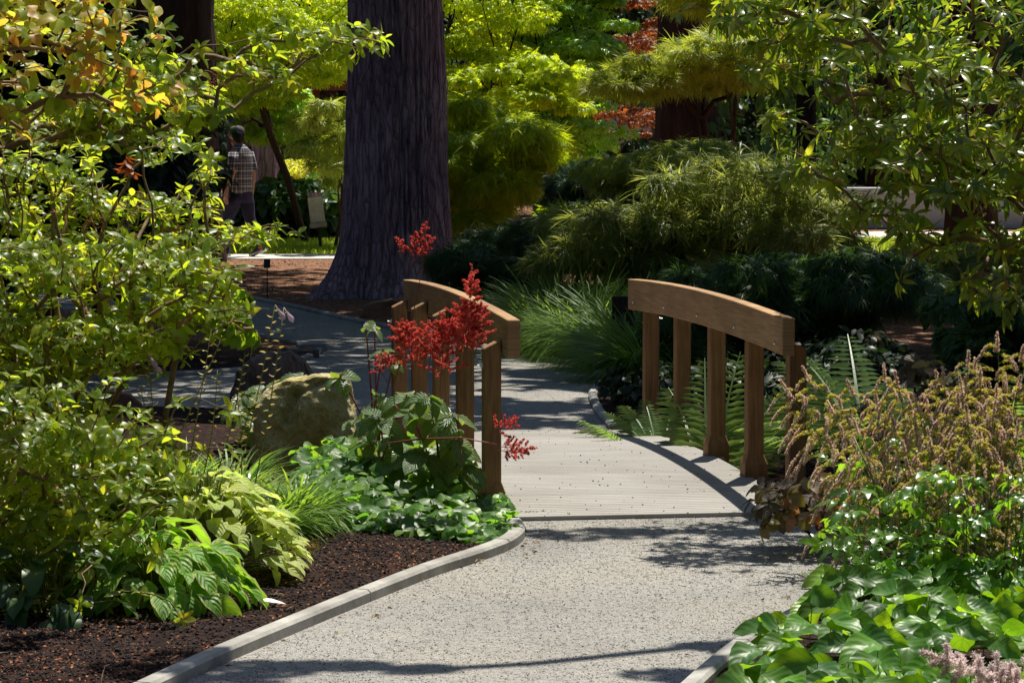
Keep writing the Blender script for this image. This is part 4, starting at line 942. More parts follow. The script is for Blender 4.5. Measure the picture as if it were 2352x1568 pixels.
# bronze-leaved rhododendron
br = thing('rhododendron', 'low rhododendron with bronze and orange tinged leaves at the near right corner of the deck', 'shrub', V(1880, 1250, 14.8) * [1, 1, 0])
tb = vol([(1720, 1130), (1790, 1095), (1900, 1085), (1990, 1100), (2010, 1180), (1960, 1240), (1880, 1200), (1760, 1190), (1720, 1180)], 14.4, 15.0, 46, rb)
tb = np.concatenate([tb, [V(1760, 1200, 14.5), V(1745, 1115, 14.7), V(1745, 1210, 14.5), V(1800, 1120, 14.7)]])
dr, _ = grow(np.array([1.42, 14.9, .03]), tb, M_twig_d, br, rng=rb, rmax=.012)
hm = rb.rand(len(tb)) < .4
emit(br, T_broad, rosettes(tb[~hm], dr[~hm] * .5 + np.array([-.1, -.3, .7]), rb, (5, 7), (.07, .11), (-.7, .3)), G_bronze, rng=rb)
emit(br, T_broad, rosettes(tb[hm], dr[hm] * .5 + np.array([-.1, -.3, .9]), rb, (5, 7), (.07, .11), (-.2, .6)), G_bronzeF, rng=rb)
br2 = thing('rhododendron', 'rhododendron with felted grey-brown leaves and one orange leaf behind the astilbe', 'shrub', V(2150, 1200, 15.6) * [1, 1, 0])
tb = vol([(2040, 830), (2150, 810), (2300, 860), (2340, 1000), (2150, 1000), (2050, 940), (1950, 1080), (1900, 1050)], 15.2, 15.9, 40, rb)
dr, _ = grow(np.array([2.1, 15.6, .03]), tb, M_twig_d, br2, rng=rb, rmax=.012)
emit(br2, T_broad, rosettes(tb, dr * .5 + np.array([-.1, -.3, .9]), rb, (5, 7), (.08, .12), (-.2, .6)), G_bronzeF, rng=rb)
emit(br2, T_broad, rosettes(np.array([V(2135, 835, 15.1)]), np.array([[0, -.3, 1.]]), rb, (4, 5), (.08, .11), (.1, .8)), G_bronze, rng=rb)
# glossy broad leaves bottom right
bg1 = thing('broadleaf_plant', 'spreading clump of large glossy bright green leaves in the bottom right corner', 'plant', G(2050, 1540))
heap(bg1, [(1720, 1640), (1745, 1560), (1820, 1490), (1900, 1445), (2000, 1425), (2420, 1425), (2420, 1760), (1700, 1760)], 330, lambda a, b: (.24 if b > 1460 else .16) * (.45 if a > 2020 and b > 1585 else 1), T_big, (.12, .19), G_big, R_(101), tilt=.6, dr=.3, zmin=.07, face=(-.1, -.8, .9))
bg2 = thing('broadleaf_plant', 'glossy green leaves spilling over the right kerb above the corner clump', 'plant', G(1950, 1440))
heap(bg2, [(1860, 1440), (1960, 1395), (2100, 1370), (2400, 1370), (2400, 1430), (1950, 1440)], 90, lambda a, b: .22, T_big, (.12, .18), G_big, R_(102), tilt=.6, dr=.3, face=(-.1, -.8, .9))
pk = thing('astilbe', 'pale pink feathery astilbe plume leaning in from the bottom right corner', 'flowering plant', V(2500, 1750, 10.6) * [1, 1, 0])
rk = R_(111)
MB().tube([V(2560, 1720, 10.6), V(2450, 1570, 10.5), V(2352, 1520, 10.4)], [.005, .005, .004], 6).build('flower_stem', M_stem, pk, smooth=True)
plume(pk, V(2540, 1640, 10.5), V(2115, 1495, 10.35), rk, F_pink, nb=40, bl=.13, r=.016, per=120, size=(.010, .019), fl=FS, start=.05, curve='up', tipn=150, sr=.004)
plume(pk, V(2520, 1660, 10.5), V(2240, 1540, 10.35), rk, F_pink, nb=26, bl=.12, r=.016, per=110, size=(.010, .019), fl=FS, start=.1, curve='up', tipn=100, sr=.004)
# ferns
def fern(label, C, n, L, rng, dirs=None, group='ferns around the footbridge', el=(.5, 1.1), cat='fern'):
    r = thing('fern', label, cat, C, group); O, D, N, S = [], [], [], []
    for i in range(n):
        th = dirs[i % len(dirs)] + rng.uniform(-.25, .25) if dirs else rng.rand() * 2 * PI; e = rng.uniform(*el); q = np.array([math.cos(th), math.sin(th), 0])
        D.append(q * math.cos(e) + np.array([0, 0, math.sin(e)])); N.append(np.array([0, 0, 1.]) * math.cos(e) - q * math.sin(e) + rng.normal(0, .12, 3)); O.append(np.asarray(C) + q * .03 + [0, 0, .02]); S.append(rng.uniform(*L))
    emit(r, T_frond, fm(np.array(D), np.array(N), np.array(S), np.array(O)), G_fern, 300, name='frond', rng=rng)
def gz(x, y, Yq):
    p = V(x, y, Yq); p[2] = gheight(p[0], p[1])[0]; return p
fern('fern with bright arching fronds touching the far right deck corner', gz(1520, 1000, 19.2), 11, (.52, .68), R_(1), [2.4, 2.9, 3.4, 2.0, 1.6, 3.8], el=(.75, 1.25))
fern('fern seen upright between the second and third right posts', gz(1630, 1050, 18.3), 9, (1.0, 1.25), R_(2), [1.2, 1.8, .9, .5], el=(1.15, 1.4))
fern('tiny fern drooping over the right kerb above the glossy leaves', G(1935, 1345), 9, (.14, .24), R_(3), [2.6, 3.1, 3.6, 4.2, 2.0], el=(.3, .9))
fern('tall dusky fern right behind the near right post', gz(1990, 950, 17.0), 14, (.8, 1.1), R_(4), [.9, 1.5, 2.0, .3, 1.8], el=(.8, 1.2))
fern('large dusky fern behind the bronze astilbe', gz(2150, 950, 17.6), 14, (.95, 1.25), R_(5), None, el=(.8, 1.2))
fern('shaded fern at far right behind the felted rhododendron', gz(2290, 900, 18.0), 12, (.9, 1.15), R_(6), None, el=(.8, 1.2))
fern('fern low in the shade beyond the right posts', gz(1960, 1000, 19.8), 9, (.5, .7), R_(7), [2.6, 3.1, 3.5, 1.8], el=(.4, .9))
# ------------------------------------------------------------------ big trunk and trees
def trunk(root, cx, Yc, rad, h, mat, flare=.6, seed=0, fur=.03, name='trunk', seg=90, base=0, lean=0):
    rng = R_(seed); from mathutils import noise as mn
    zs = np.concatenate([np.linspace(-.15, 2.0, 22), np.linspace(2.3, h, 20)]); Vt = []; 
    for z in zs:
        zz = max(z, 0); r0 = rad(zz)
        for j in range(seg):
            th = 2 * PI * j / seg; lob = flare * math.exp(-zz / .30) * (.35 + .65 * max(0, math.sin(th * 3 + .6 + seed)) ** 2 + .3 * max(0, math.sin(th * 5 + 2)))
            n = mn.fractal(Vector((math.cos(th) * 4.5, math.sin(th) * 4.5, z * .55 + seed)), 1, 2, 4)
            f = abs(mn.noise(Vector((math.cos(th) * 9, math.sin(th) * 9, z * .9 + seed))))
            r = r0 + lob * .55 + fur * n - fur * 1.2 * (1 - min(1, f * 4))
            Vt.append((cx + lean * zz + r * math.cos(th), Yc + r * math.sin(th), z + base))
    F = [(i * seg + j, i * seg + (j + 1) % seg, (i + 1) * seg + (j + 1) % seg, (i + 1) * seg + j) for i in range(len(zs) - 1) for j in range(seg)]
    return link(name, mesh_np(name, Vt, F, mat), root)
def crown(root, cx, Yc, z0, z1, r0, r1, npad, pr, per, L, mat, rng, tm=None, trunkz=None, twig=M_twig_d, flat_=.45, fill=None):
    C = []
    for i in range(npad):
        t = rng.rand(); z = z0 + (z1 - z0) * t; rr = (r0 * (1 - t) + r1 * t) * rng.rand() ** .5; th = rng.rand() * 2 * PI
        C.append((cx + rr * math.cos(th), Yc + rr * math.sin(th), z))
    C = np.array(C); grow(np.array([cx, Yc, z0 * .6 if trunkz is None else trunkz]), C, twig, root, rt=.02, rng=rng, wt=.5, rmax=.16, sides=5, name='limbs')
    pads(root, C, pr, per, tm or T_simple, L, mat, rng, flat_, .6)
bt = thing('conifer_tree', 'massive dark trunk of the conifer standing behind the footbridge', 'tree', (-.93, 34.9, 0))
bx = (909 - 1176) * 34.9 / FD
trunk(bt, bx, 34.9, lambda z: .575 - .027 * z + .05 * math.exp(-z / 1.2), 9, M_bark, .72, 3, .03, seg=220)
MB().loft([[(bx + r * math.cos(t), 34.9 + r * math.sin(t), z) for t in np.linspace(0, 2 * PI, 16, endpoint=False)] for z, r in ((8.8, .38), (16, .25), (23, .08))]).build('upper_trunk', M_bark2, bt, smooth=True)
crown(bt, bx - .9, 35.2, 7.5, 20, 5.2, 1.5, 170, 1.1, 120, (.2, .4), G_ever, R_(201), trunkz=8)
def tree(label, x, Yc, rad, h, crown_args, mat=M_bark2, flare=.3, seed=0, tz=None, name='conifer_tree', group=None, cm=G_ever, lean=0):
    X0 = (x - 1176) * Yc / FD; r = thing(name, label, 'tree', (X0, Yc, 0), group); trunk(r, X0, Yc, lambda z: rad * (1 - .05 * z) if z < 15 else rad * .25, h, mat, flare, seed, .02, seg=48, lean=lean)
    if crown_args: crown(r, X0 + lean * h, Yc, *crown_args, cm, R_(300 + seed), trunkz=tz)
    return r
tree('dark thick trunk behind the azalea at the left of the walking man', 415, 43.4, .56, 8, (7, 15, 4.5, 1.5, 60, 1.2, 110, (.2, .42)), M_bark2, .25, 11, 7)
tree('shaded trunk just right of the walking man', 612, 53, .24, 7, (9, 12, 1.2, 1, 8, .8, 90, (.2, .4)), M_bark, .1, 12, 6)
tree('nearly black trunk directly behind the walking man', 560, 54.5, .28, 7, (9, 12, 1.2, 1, 8, .8, 90, (.2, .4)), M_bark2, .1, 13, 6)
tree('reddish brown trunk at the top right of centre above the laceleaf maple', 1562, 47, .40, 9, (9, 13, 1.5, 1, 12, .9, 110, (.2, .42)), bark('red_bark', (.025, .012, .014), (.07, .038, .04)), .1, 14, 8)
tree('dark trunk hidden behind the top right rhododendron', 2230, 36, .3, 8, (9, 13, 1.6, 1, 14, .9, 110, (.2, .42)), M_bark2, .1, 15, 7)
tree('dark trunk low behind the laceleaf maple dome', 1850, 33, .10, 5.5, (6.5, 8, .6, .4, 4, .5, 80, (.2, .4)), M_bark2, .15, 16, 5)
# overhead limbs whose shade falls on the path and beds
def shade_pads(label, base, targets, hh, rng, per=140, tm=T_simple, L=(.1, .2), mat=G_ever2, name='conifer_tree', flat_=.35):
    r = thing(name, label, 'tree', (base[0], base[1], 0)); C, R = [], []
    for (tx, ty, rad_, h) in targets:
        C.append((tx + SV.x / SV.z * h, ty + SV.y / SV.z * h, h)); R.append(rad_)
    C = np.array(C)
    MB().tube([(base[0], base[1], -.1), (base[0], base[1], hh * .6), (base[0] * .98, base[1], hh)], [.3, .22, .1], 14).build('trunk', M_bark2, r, smooth=True)
    grow(np.array([base[0], base[1], hh * .72]), C, M_twig_d, r, rt=.012, rng=rng, wt=.5, rmax=.07, name='limbs')
    pads(r, C, np.array(R), per, tm, L, mat, rng, flat_, .5)
rs = R_(401)
tg = []
def gt(x, y, r, h): g = G(x, y); tg.append((g[0], g[1], r, h))
for i in range(7): gt(1230 + 45 * i + rs.uniform(-12, 12), 1226 + rs.uniform(-8, 10), rs.uniform(.06, .13), 6.5)
for i in range(5): gt(1700 + 45 * i, 1222 + rs.uniform(-8, 8), rs.uniform(.06, .12), 6.5)
for i in range(4): gt(1760 + 45 * i, 1262, rs.uniform(.04, .1), 6.5)
for i in range(9): gt(430 + 70 * i + rs.uniform(-20, 20), 1538 + rs.uniform(-9, 9), .12 - .008 * i, 6.5)
for i in range(5): gt(300 + 60 * i, 1562, .14, 6.5)
for i in range(4): gt(1500 + 40 * i, 1560 + rs.uniform(-12, 8), .08, 6)
for i in range(3): gt(1600 + 40 * i, 1482 + rs.uniform(-8, 8), .05, 6)
shade_pads('conifer out at the right whose limbs reach high over the near path', (5.2, 17.5), tg, 8.5, rs, per=110, L=(.05, .1), flat_=.3)
tg = []
for i in range(26): # dappled belt over the far path just beyond the deck
    x = rs.uniform(-1.3, 1.0); tg.append((x, rs.choice([20.9, 21.9, 23.4, 24.6]) + rs.normal(0, .22), rs.uniform(.25, .5), 7.5))
for i in range(70): # solid shade over the far path, island bed and left branch
    tg.append((rs.uniform(-4.8, .9), rs.uniform(25.6, 37.4), rs.uniform(.9, 1.3), rs.uniform(7.5, 9.5)))
for i in range(34): tg.append((rs.uniform(-4.6, -1.0), rs.uniform(20.6, 26), rs.uniform(.5, .8), rs.uniform(7, 8.5)))
shade_pads('spreading conifer at the left whose limbs shade the far path', (-6.2, 29), tg, 10, rs, per=300, L=(.12, .24), flat_=.35)
tg = []
for i in range(60): tg.append((rs.uniform(1.0, 5.5), rs.uniform(20.6, 26.3), rs.uniform(.5, 1.0), rs.uniform(6.5, 8.5)))
for i in range(12): tg.append((rs.uniform(2.6, 6.2), rs.uniform(26.5, 36), rs.uniform(.4, .8), rs.uniform(6.5, 8)))
for i in range(26): tg.append((rs.uniform(2.3, 5.0), rs.uniform(26.8, 30.6), rs.uniform(.3, .6), rs.uniform(6.5, 8)))
for i in range(20):
    g = G(rs.uniform(1900, 2330), rs.uniform(640, 790)); tg.append((g[0], g[1], rs.uniform(.25, .6), 7))
for i in range(14): tg.append((rs.uniform(1.9, 4.0), rs.uniform(17.2, 20.5), rs.uniform(.3, .5), rs.uniform(6, 7)))
shade_pads('spreading conifer at the right shading the maple dome and the ferns', (7.0, 26), tg, 9, rs, per=200, L=(.12, .24), flat_=.35)

# ------------------------------------------------------------------ maples
def maple(label, x0, Yc, poly, Y0, Y1, npad, R0, per, tm, L, mat, seed, flat_=.4, droop=.6, name='maple_tree', cat='tree', baseh=.05, twig=M_twig_d, rmax=.07, group=None, jit=.45):
    rng = R_(seed); X0 = (x0 - 1176) * Yc / FD; r = thing(name, label, cat, (X0, Yc, 0), group)
    C = vol(poly, Y0, Y1, npad, rng); grow(np.array([X0, Yc, baseh]), C, twig, r, rt=.006, rng=rng, rmax=rmax, wt=.4)
    pads(r, C, rng.uniform(R0 * .5, R0 * 1.35, len(C)), per, tm, L, mat, rng, flat_, droop, jit=jit); return r
maple('yellow-green Japanese maple right of the big trunk', 1120, 41, [(985, -80), (1250, -80), (1260, 60), (1180, 150), (1120, 240), (1010, 260)], 40.0, 42.5, 54, .34, 125, T_palm5, (.09, .17), G_mapleY, 501)
maple('green Japanese maple with white glints, centre top', 1300, 43, [(1160, -80), (1400, -80), (1430, 110), (1380, 200), (1400, 330), (1320, 380), (1180, 280), (1130, 150)], 42, 44.6, 84, .32, 120, T_palm, (.10, .18), G_mapleG, 502)
maple('olive yellow maple branch layers under the centre top foliage', 1200, 40, [(1060, 170), (1200, 130), (1380, 180), (1330, 260), (1200, 240), (1060, 260)], 38.8, 40.4, 36, .28, 120, T_palm, (.10, .18), G_mapleY, 503)
maple('fine-leaved yellow maple hanging beside the right flank of the big trunk', 1100, 38, [(1005, 250), (1130, 230), (1230, 290), (1270, 330), (1220, 400), (1180, 440), (1090, 500), (1030, 560)], 36.6, 38.6, 80, .27, 120, T_thread, (.2, .32), G_mapleY, 504, .5, .9)
maple('bright yellow-green maple left of the big trunk', 700, 49, [(490, -80), (810, -80), (815, 160), (760, 180), (640, 240), (500, 250), (480, 100)], 47, 51, 95, .46, 180, T_palm5, (.10, .19), G_mapleY, 505)
maple('green maple foliage above and behind the walking man', 640, 51.5, [(495, 160), (640, 200), (700, 300), (640, 330), (560, 270), (500, 290)], 50, 52, 34, .4, 180, T_palm5, (.10, .19), G_mapleG, 506)
maple('maple with hanging light leaves against the left flank of the big trunk', 770, 47, [(700, 230), (805, 220), (805, 430), (775, 430), (755, 400), (700, 330)], 45.6, 48, 20, .26, 110, T_thread, (.2, .32), G_lace, 507, .5, .9)
maple('red-orange maple glimpsed at the top right of centre', 1470, 52, [(1400, -80), (1530, -80), (1520, 110), (1440, 130), (1410, 60)], 51, 53, 15, .3, 150, T_palm5, (.08, .15), G_red, 508)
maple('orange maple glimpsed low between trunk and maple dome', 1460, 50, [(1390, 240), (1500, 250), (1500, 340), (1400, 350)], 49, 51, 8, .25, 130, T_palm5, (.08, .14), G_red, 509)
maple('small red maple beyond the bridge rail at the right', 1900, 40, [(1860, 500), (1930, 490), (1930, 560), (1880, 570)], 39.5, 40.5, 8, .24, 200, T_thread, (.12, .2), G_red, 510, name='maple_shrub', cat='shrub')
# feathery pine-like shrub layers upper right
maple('feathery umbrella pine with needle tufts, upper right of centre', 1640, 38, [(1400, 170), (1500, 130), (1640, 90), (1760, 60), (1800, 150), (1700, 200), (1540, 215), (1400, 225)], 36.8, 38.6, 64, .22, 80, T_needle, (.14, .26), G_lace, 511, .4, .3, name='pine_tree', baseh=.4)
maple('needle branches high over the reddish trunk', 1660, 40, [(1480, -60), (1640, -60), (1760, 20), (1700, 80), (1560, 10)], 39, 41, 24, .3, 110, T_needle, (.16, .28), G_lace, 512, .4, .3, name='pine_tree', baseh=.4)
# laceleaf dome
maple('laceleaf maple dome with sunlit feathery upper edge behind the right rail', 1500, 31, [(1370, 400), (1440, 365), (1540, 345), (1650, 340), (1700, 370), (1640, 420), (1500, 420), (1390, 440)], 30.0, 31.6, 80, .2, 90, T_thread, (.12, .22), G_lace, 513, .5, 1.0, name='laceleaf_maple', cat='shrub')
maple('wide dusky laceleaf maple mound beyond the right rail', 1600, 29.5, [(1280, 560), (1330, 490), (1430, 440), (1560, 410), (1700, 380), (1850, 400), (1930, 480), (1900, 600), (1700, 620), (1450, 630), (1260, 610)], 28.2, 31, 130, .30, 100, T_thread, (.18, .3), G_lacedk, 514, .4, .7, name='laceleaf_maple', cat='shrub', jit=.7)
maple('dark feathery shrub along the kerb between maple mound and big trunk', 1120, 32.5, [(1040, 600), (1090, 560), (1200, 530), (1330, 500), (1330, 590), (1180, 650), (1060, 680)], 31.6, 33.4, 55, .26, 240, T_needle, (.12, .2), G_ever2, 515, .5, .8, name='evergreen_shrub', cat='shrub')
maple('dark spreading shrub low behind the right rail and ferns', 1850, 25.5, [(1560, 640), (1720, 610), (1900, 600), (2080, 600), (2130, 660), (1960, 720), (1900, 830), (1600, 820), (1480, 720)], 24.0, 26, 90, .22, 130, T_needle, (.12, .22), G_ever2, 516, .5, .8, name='evergreen_shrub', cat='shrub')
maple('bluish juniper between green maple and maple dome', 1370, 36, [(1320, 400), (1400, 370), (1400, 480), (1330, 500), (1290, 460)], 35.2, 36.6, 22, .24, 220, T_needle, (.1, .17), leafmat('juniper_leaf', [(.05, .10, .055), (.07, .13, .07)], [(.12, .3, .1), (.16, .34, .12)], .35, .35, .5), 517, .5, .5, name='juniper', cat='shrub')
maple('sunlit low foliage at the left foot of the maple dome', 1320, 35, [(1260, 490), (1330, 480), (1390, 490), (1330, 530), (1260, 530)], 34, 35, 12, .16, 160, T_az, (.08, .14), G_mapleY, 518, .4, .3, name='shrub', cat='shrub')
for i, (x, y0, y1, Yq, lab) in enumerate(((60, 330, 640, 24, 'dark evergreen shrub added as a shade mass behind the azalea at the far left edge'), (230, 300, 560, 27, 'dark evergreen shrub added as a shade mass behind the bare azalea stems'), (350, 280, 600, 40, 'dark evergreen shrub added as a shade mass at the foot of the thick left trunk'), (120, 60, 330, 38, 'dark evergreen foliage added as a shade mass left of the thick left trunk'))):  # dark masses added so the gaps behind the azalea read as deep shade
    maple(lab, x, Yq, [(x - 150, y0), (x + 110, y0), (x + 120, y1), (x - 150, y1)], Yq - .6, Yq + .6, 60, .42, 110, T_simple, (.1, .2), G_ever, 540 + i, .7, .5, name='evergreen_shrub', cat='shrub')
for i, (x, y0, y1, Yq, lab) in enumerate(((1560, 880, 1010, 22.3, 'low dark evergreen mat added to blacken the ground behind the far right posts'), (1740, 860, 1040, 20.6, 'low dark evergreen mat added to blacken the ground behind the near right posts'), (1930, 820, 1000, 20.4, 'low dark evergreen added to blacken the ground behind the near end of the right rail'))):  # dark plants added so the bed between the right posts looks shaded black
    maple(lab, x, Yq, [(x - 100, y0), (x + 110, y0), (x + 120, y1), (x - 90, y1)], Yq - .5, Yq + .7, 34, .22, 170, T_simple, (.05, .11), G_ever, 550 + i, .7, .5, name='evergreen_shrub', cat='shrub')
maple('dusky feathery shrub at far right in front of the clearing', 2180, 31, [(2010, 600), (2100, 565), (2260, 570), (2400, 560), (2400, 690), (2200, 680), (2050, 670)], 30, 32, 46, .22, 110, T_thread, (.12, .22), G_lacedk, 560, .5, .8, name='evergreen_shrub', cat='shrub')
maple('dark low shrub at the right edge behind the ferns', 2300, 22.5, [(2180, 700), (2400, 660), (2400, 860), (2200, 840)], 21.8, 23.2, 34, .22, 130, T_simple, (.06, .12), G_ever2, 561, .6, .5, name='evergreen_shrub', cat='shrub')
# big-leaf dark hedge, golden shrubs
maple('dark broad-leaved shrub behind the leaflet holder', 680, 50.8, [(575, 470), (650, 440), (780, 440), (800, 560), (590, 560)], 50.6, 51.6, 40, .42, 120, T_broad, (.14, .28), G_ever2, 520, .6, .3, name='evergreen_shrub', cat='shrub')
for i, (x, lab) in enumerate(((672, 'golden shrub, left one of the two behind the leaflet holder'), (748, 'golden shrub, right one of the two behind the leaflet holder'))):
    maple(lab, x, 56, [(x - 32, 395), (x, 375), (x + 34, 390), (x + 36, 440), (x - 36, 440)], 55.5, 56.5, 18, .2, 260, T_simple, (.05, .09), G_yel, 530 + i, .9, .2, name='golden_shrub', cat='shrub', group='golden shrubs behind the leaflet holder')
# fountain grass beyond the bridge
for i, (x, y, n_) in enumerate(((1180, 792, 1100), (1235, 815, 1300), (1300, 828, 1400), (1370, 850, 1400), (1420, 880, 1100), (1330, 760, 1300), (1440, 800, 1100), (1240, 770, 1000))):
    c = G(x, y) + [.25, .25, 0]; c[2] = gheight(c[0], c[1])[0]
    lab = ['nearest the big trunk', 'second from the big trunk at the kerb', 'hanging over the kerb bend', 'large one at the right kerb bend', 'just left of the right rail end', 'standing behind the kerb bend clumps', 'behind the right rail end', 'behind the clumps nearest the trunk'][i]
    g = thing('fountain_grass', 'arching fountain grass clump ' + lab, 'ornamental grass', c, 'fountain grass clumps beyond the footbridge')
    grassclump(g, c, n_, (.45, .82), R_(600 + i), G_blade, .0075, .13, lean=(-.25, -.25), droop=(.6, 1.2))
# post (dark marker) between grass and rail
g = G(1437, 850); mk = thing('bollard', 'dark square post with wider cap left of the right rail', 'post', (g[0], g[1], 0)); 
MB().box((g[0], g[1], .15), (.05, .045, .25)).build('post_shaft', M_bark2, mk, bevel=.004); MB().box((g[0], g[1], .45), (.105, .05, .12)).build('post_cap', M_bark2, mk, bevel=.006)
# ------------------------------------------------------------------ small structures
Ys = 60.; px = FD / Ys; sh = thing('garden_shelter', 'small garden shelter with brown post and flat pale roof left of the big trunk', 'shelter', ((760 - 1176) / px, Ys + 1, 0))
xc = (775 - 1176) / px
M_red = simple('red_brown_timber', (.2, .07, .04), .7); M_roof = simple('weathered_roof', (.3, .27, .26), .85)
for dx, dy in ((-.5, 0), (.9, 0), (-.5, 2), (.9, 2)): MB().box((xc + dx, Ys + dy, 1.25), (.07, .07, 1.3)).build('post', M_red, sh, bevel=.005)
MB().box((xc + .2, Ys + 1, 2.62), (1.15, 1.4, .07)).build('roof', M_roof, sh, bevel=.01); MB().box((xc + .2, Ys + 1, 2.46), (1.0, 1.25, .08)).build('beam', M_red, sh)
Yg = 70.; px = FD / Yg; bh = thing('garden_building', 'distant pale building wall with a small window glimpsed above the maple dome', 'building', ((1500 - 1176) / px, Yg, 0))
M_wall = simple('pale_wall', (.45, .48, .52), .8, var=.1); xb = (1500 - 1176) / px
MB().box((xb, Yg + 1.5, 1.1), (1.1, 1.4, 1.2)).build('wall', M_wall, bh)
MB().loft([[(xb - 1.3, Yg - .1, 2.25), (xb + 1.3, Yg - .1, 2.25), (xb + 1.3, Yg + 3.1, 2.25), (xb - 1.3, Yg + 3.1, 2.25)], [(xb - .6, Yg + 1.2, 2.9), (xb + .6, Yg + 1.2, 2.9), (xb + .6, Yg + 1.8, 2.9), (xb - .6, Yg + 1.8, 2.9)]]).build('roof', M_roof, bh)
wf = MB().box((xb + .1, Yg + .08, 1.25), (.36, .03, .3)).build('window', M_red, bh); MB().box((xb + .1, Yg + .04, 1.25), (.3, .02, .24)).build('pane', simple('window_pane', (.03, .04, .05), .1, .8, bump=0), wf)
# leaflet holder
Yl = 47.; px = FD / Yl
def frosted():
    s = NT('frosted_plastic'); n = s.noise(14, 3, s.pos()); c = s.ramp(n, [(.3, (.42, .44, .34)), (.7, (.6, .6, .5))]); p = s.prin(c, .4, .5); return s.m
lh = thing('leaflet_holder', 'pale frosted leaflet holder leaning on a dark stake left of the big trunk', 'leaflet holder', ((740 - 1176) / px, Yl, 0))
Rt = Matrix.Rotation(math.radians(-8), 3, 'Y').inverted(); Rt = Matrix.Rotation(math.radians(-7), 3, 'Y'); pc_ = Vector(V(727, 484, Yl))
def lb(c, h, name, mat, bev=.004): return MB().box(pc_ + Rt @ Vector(c), h, Rt).build(name, mat, lh, bevel=bev)
lb((0, 0, .0), (.105, .035, .20), 'case', frosted()); lb((0, -.045, -.205), (.12, .055, .035), 'bottom_band', M_conc); lb((0, 0, .235), (.10, .03, .03), 'papers', M_bark); lb((0, 0, -.245), (.11, .04, .012), 'base', M_bark2)
for k in range(4): lb((-.06 + .04 * k, -.037, -.1), (.012, .004, .07), 'leaflet', M_walk, 0)
MB().tube([tuple(pc_ + Vector((.03, .02, -.24))), (pc_.x + .07, Yl + .02, -.1)], .022, 8).build('stake', M_bark2, lh)
# plant label
g = G(614, 692); pl_ = thing('plant_label', 'small black plant label on a thin stake in front of the orange bark chips', 'plant label', (g[0], g[1], 0))
MB().tube([(g[0], g[1], -.05), (g[0], g[1], .36)], .006, 6).build('stake', M_dark, pl_)
MB().box((g[0], g[1] - .01, .40), (.034, .006, .05), Matrix.Rotation(-.4, 3, 'X')).build('plate', simple('black_plastic', (.02, .02, .022), .4, .4, bump=0), pl_, bevel=.003)
g = G(775, 560); gs = thing('stake', 'thin wooden stake in the clearing at far right', 'stake', (V(2183, 560, 48)[0], 48, 0)); MB().tube([(V(2183, 560, 48)[0], 48, 0), (V(2183, 560, 48)[0], 48, .75)], .03, 8).build('shaft', simple('pale_timber', (.5, .38, .22)), gs)
# low white bench / kerb bars in the clearing
wb = thing('low_wall', 'low white wall across the sunlit clearing at far right', 'wall', (6.3, 55.5, 0))
M_white = simple('white_paint', (.45, .45, .45), .7, bump=.1, var=.08)
MB().box((6.6, 55.6, .3), (2.6, .12, .3)).build('wall_body', M_white, wb, bevel=.01); MB().box((6.6, 55.55, .65), (2.7, .2, .05)).build('coping', M_white, wb, bevel=.01)
# fallen things
g = G(590, 1378, .05); fm_ = fm(np.array([[1, .1, 0.]]), np.array([[0, -.3, 1.]]), np.array([.12]), np.array([g]))
o = link('fallen_leaf', mesh_np('fallen_leaf', T_rh[0].v, T_rh[0].f, leafmat('bleached_leaf', [(.6, .55, .5)], [(.5, .45, .4)], .2), T_rh[0].uv), None, Matrix(fm_[0].tolist())); tag(o, 'pale bleached fallen leaf lying on the mulch by the bright hosta', 'leaf')
# moss patch
q = sample_poly([(610, 1258), (640, 1240), (700, 1240), (745, 1255), (720, 1275), (640, 1278)], 900, R_(77)); pm = np.array([G(a, b, .045) for a, b in q]); pm[:, 2] = gheight(pm[:, 0], pm[:, 1]) + .004
scatter('moss', pm, (.008, .02), [T_chip[0]], leafmat('moss_leaf', [(.08, .08, .01), (.12, .10, .015)], [(.2, .2, .02), (.3, .25, .03)], .3, .6, .1), 'patch of olive moss on the bed beyond the bright hosta')
# lawn blades
def lawn(x0, x1, y0, y1, n, L, mat, label, seed):
    rng = R_(seed); O = np.column_stack([rng.uniform(x0, x1, n), rng.uniform(y0, y1, n), np.full(n, .005)]); D = rng.normal(0, .35, (n, 3)) + [0, 0, 1]
    o = link('grass', join([strand_t(.06, 3, .5)], np.zeros(n, int), fm(D, rng.normal(0, 1, (n, 3)), rng.uniform(*L, n), O), 'grass', mat)); tag(o, label, kind='stuff')
lawn(-5.2, -1.6, 45.7, 50, 30000, (.04, .10), G_lawn, 'sunlit lawn grass behind the pale footpath', 701)
lawn(3.4, 8.5, 45, 50, 26000, (.05, .14), G_lawn, 'dry lawn grass in the far right clearing', 702)

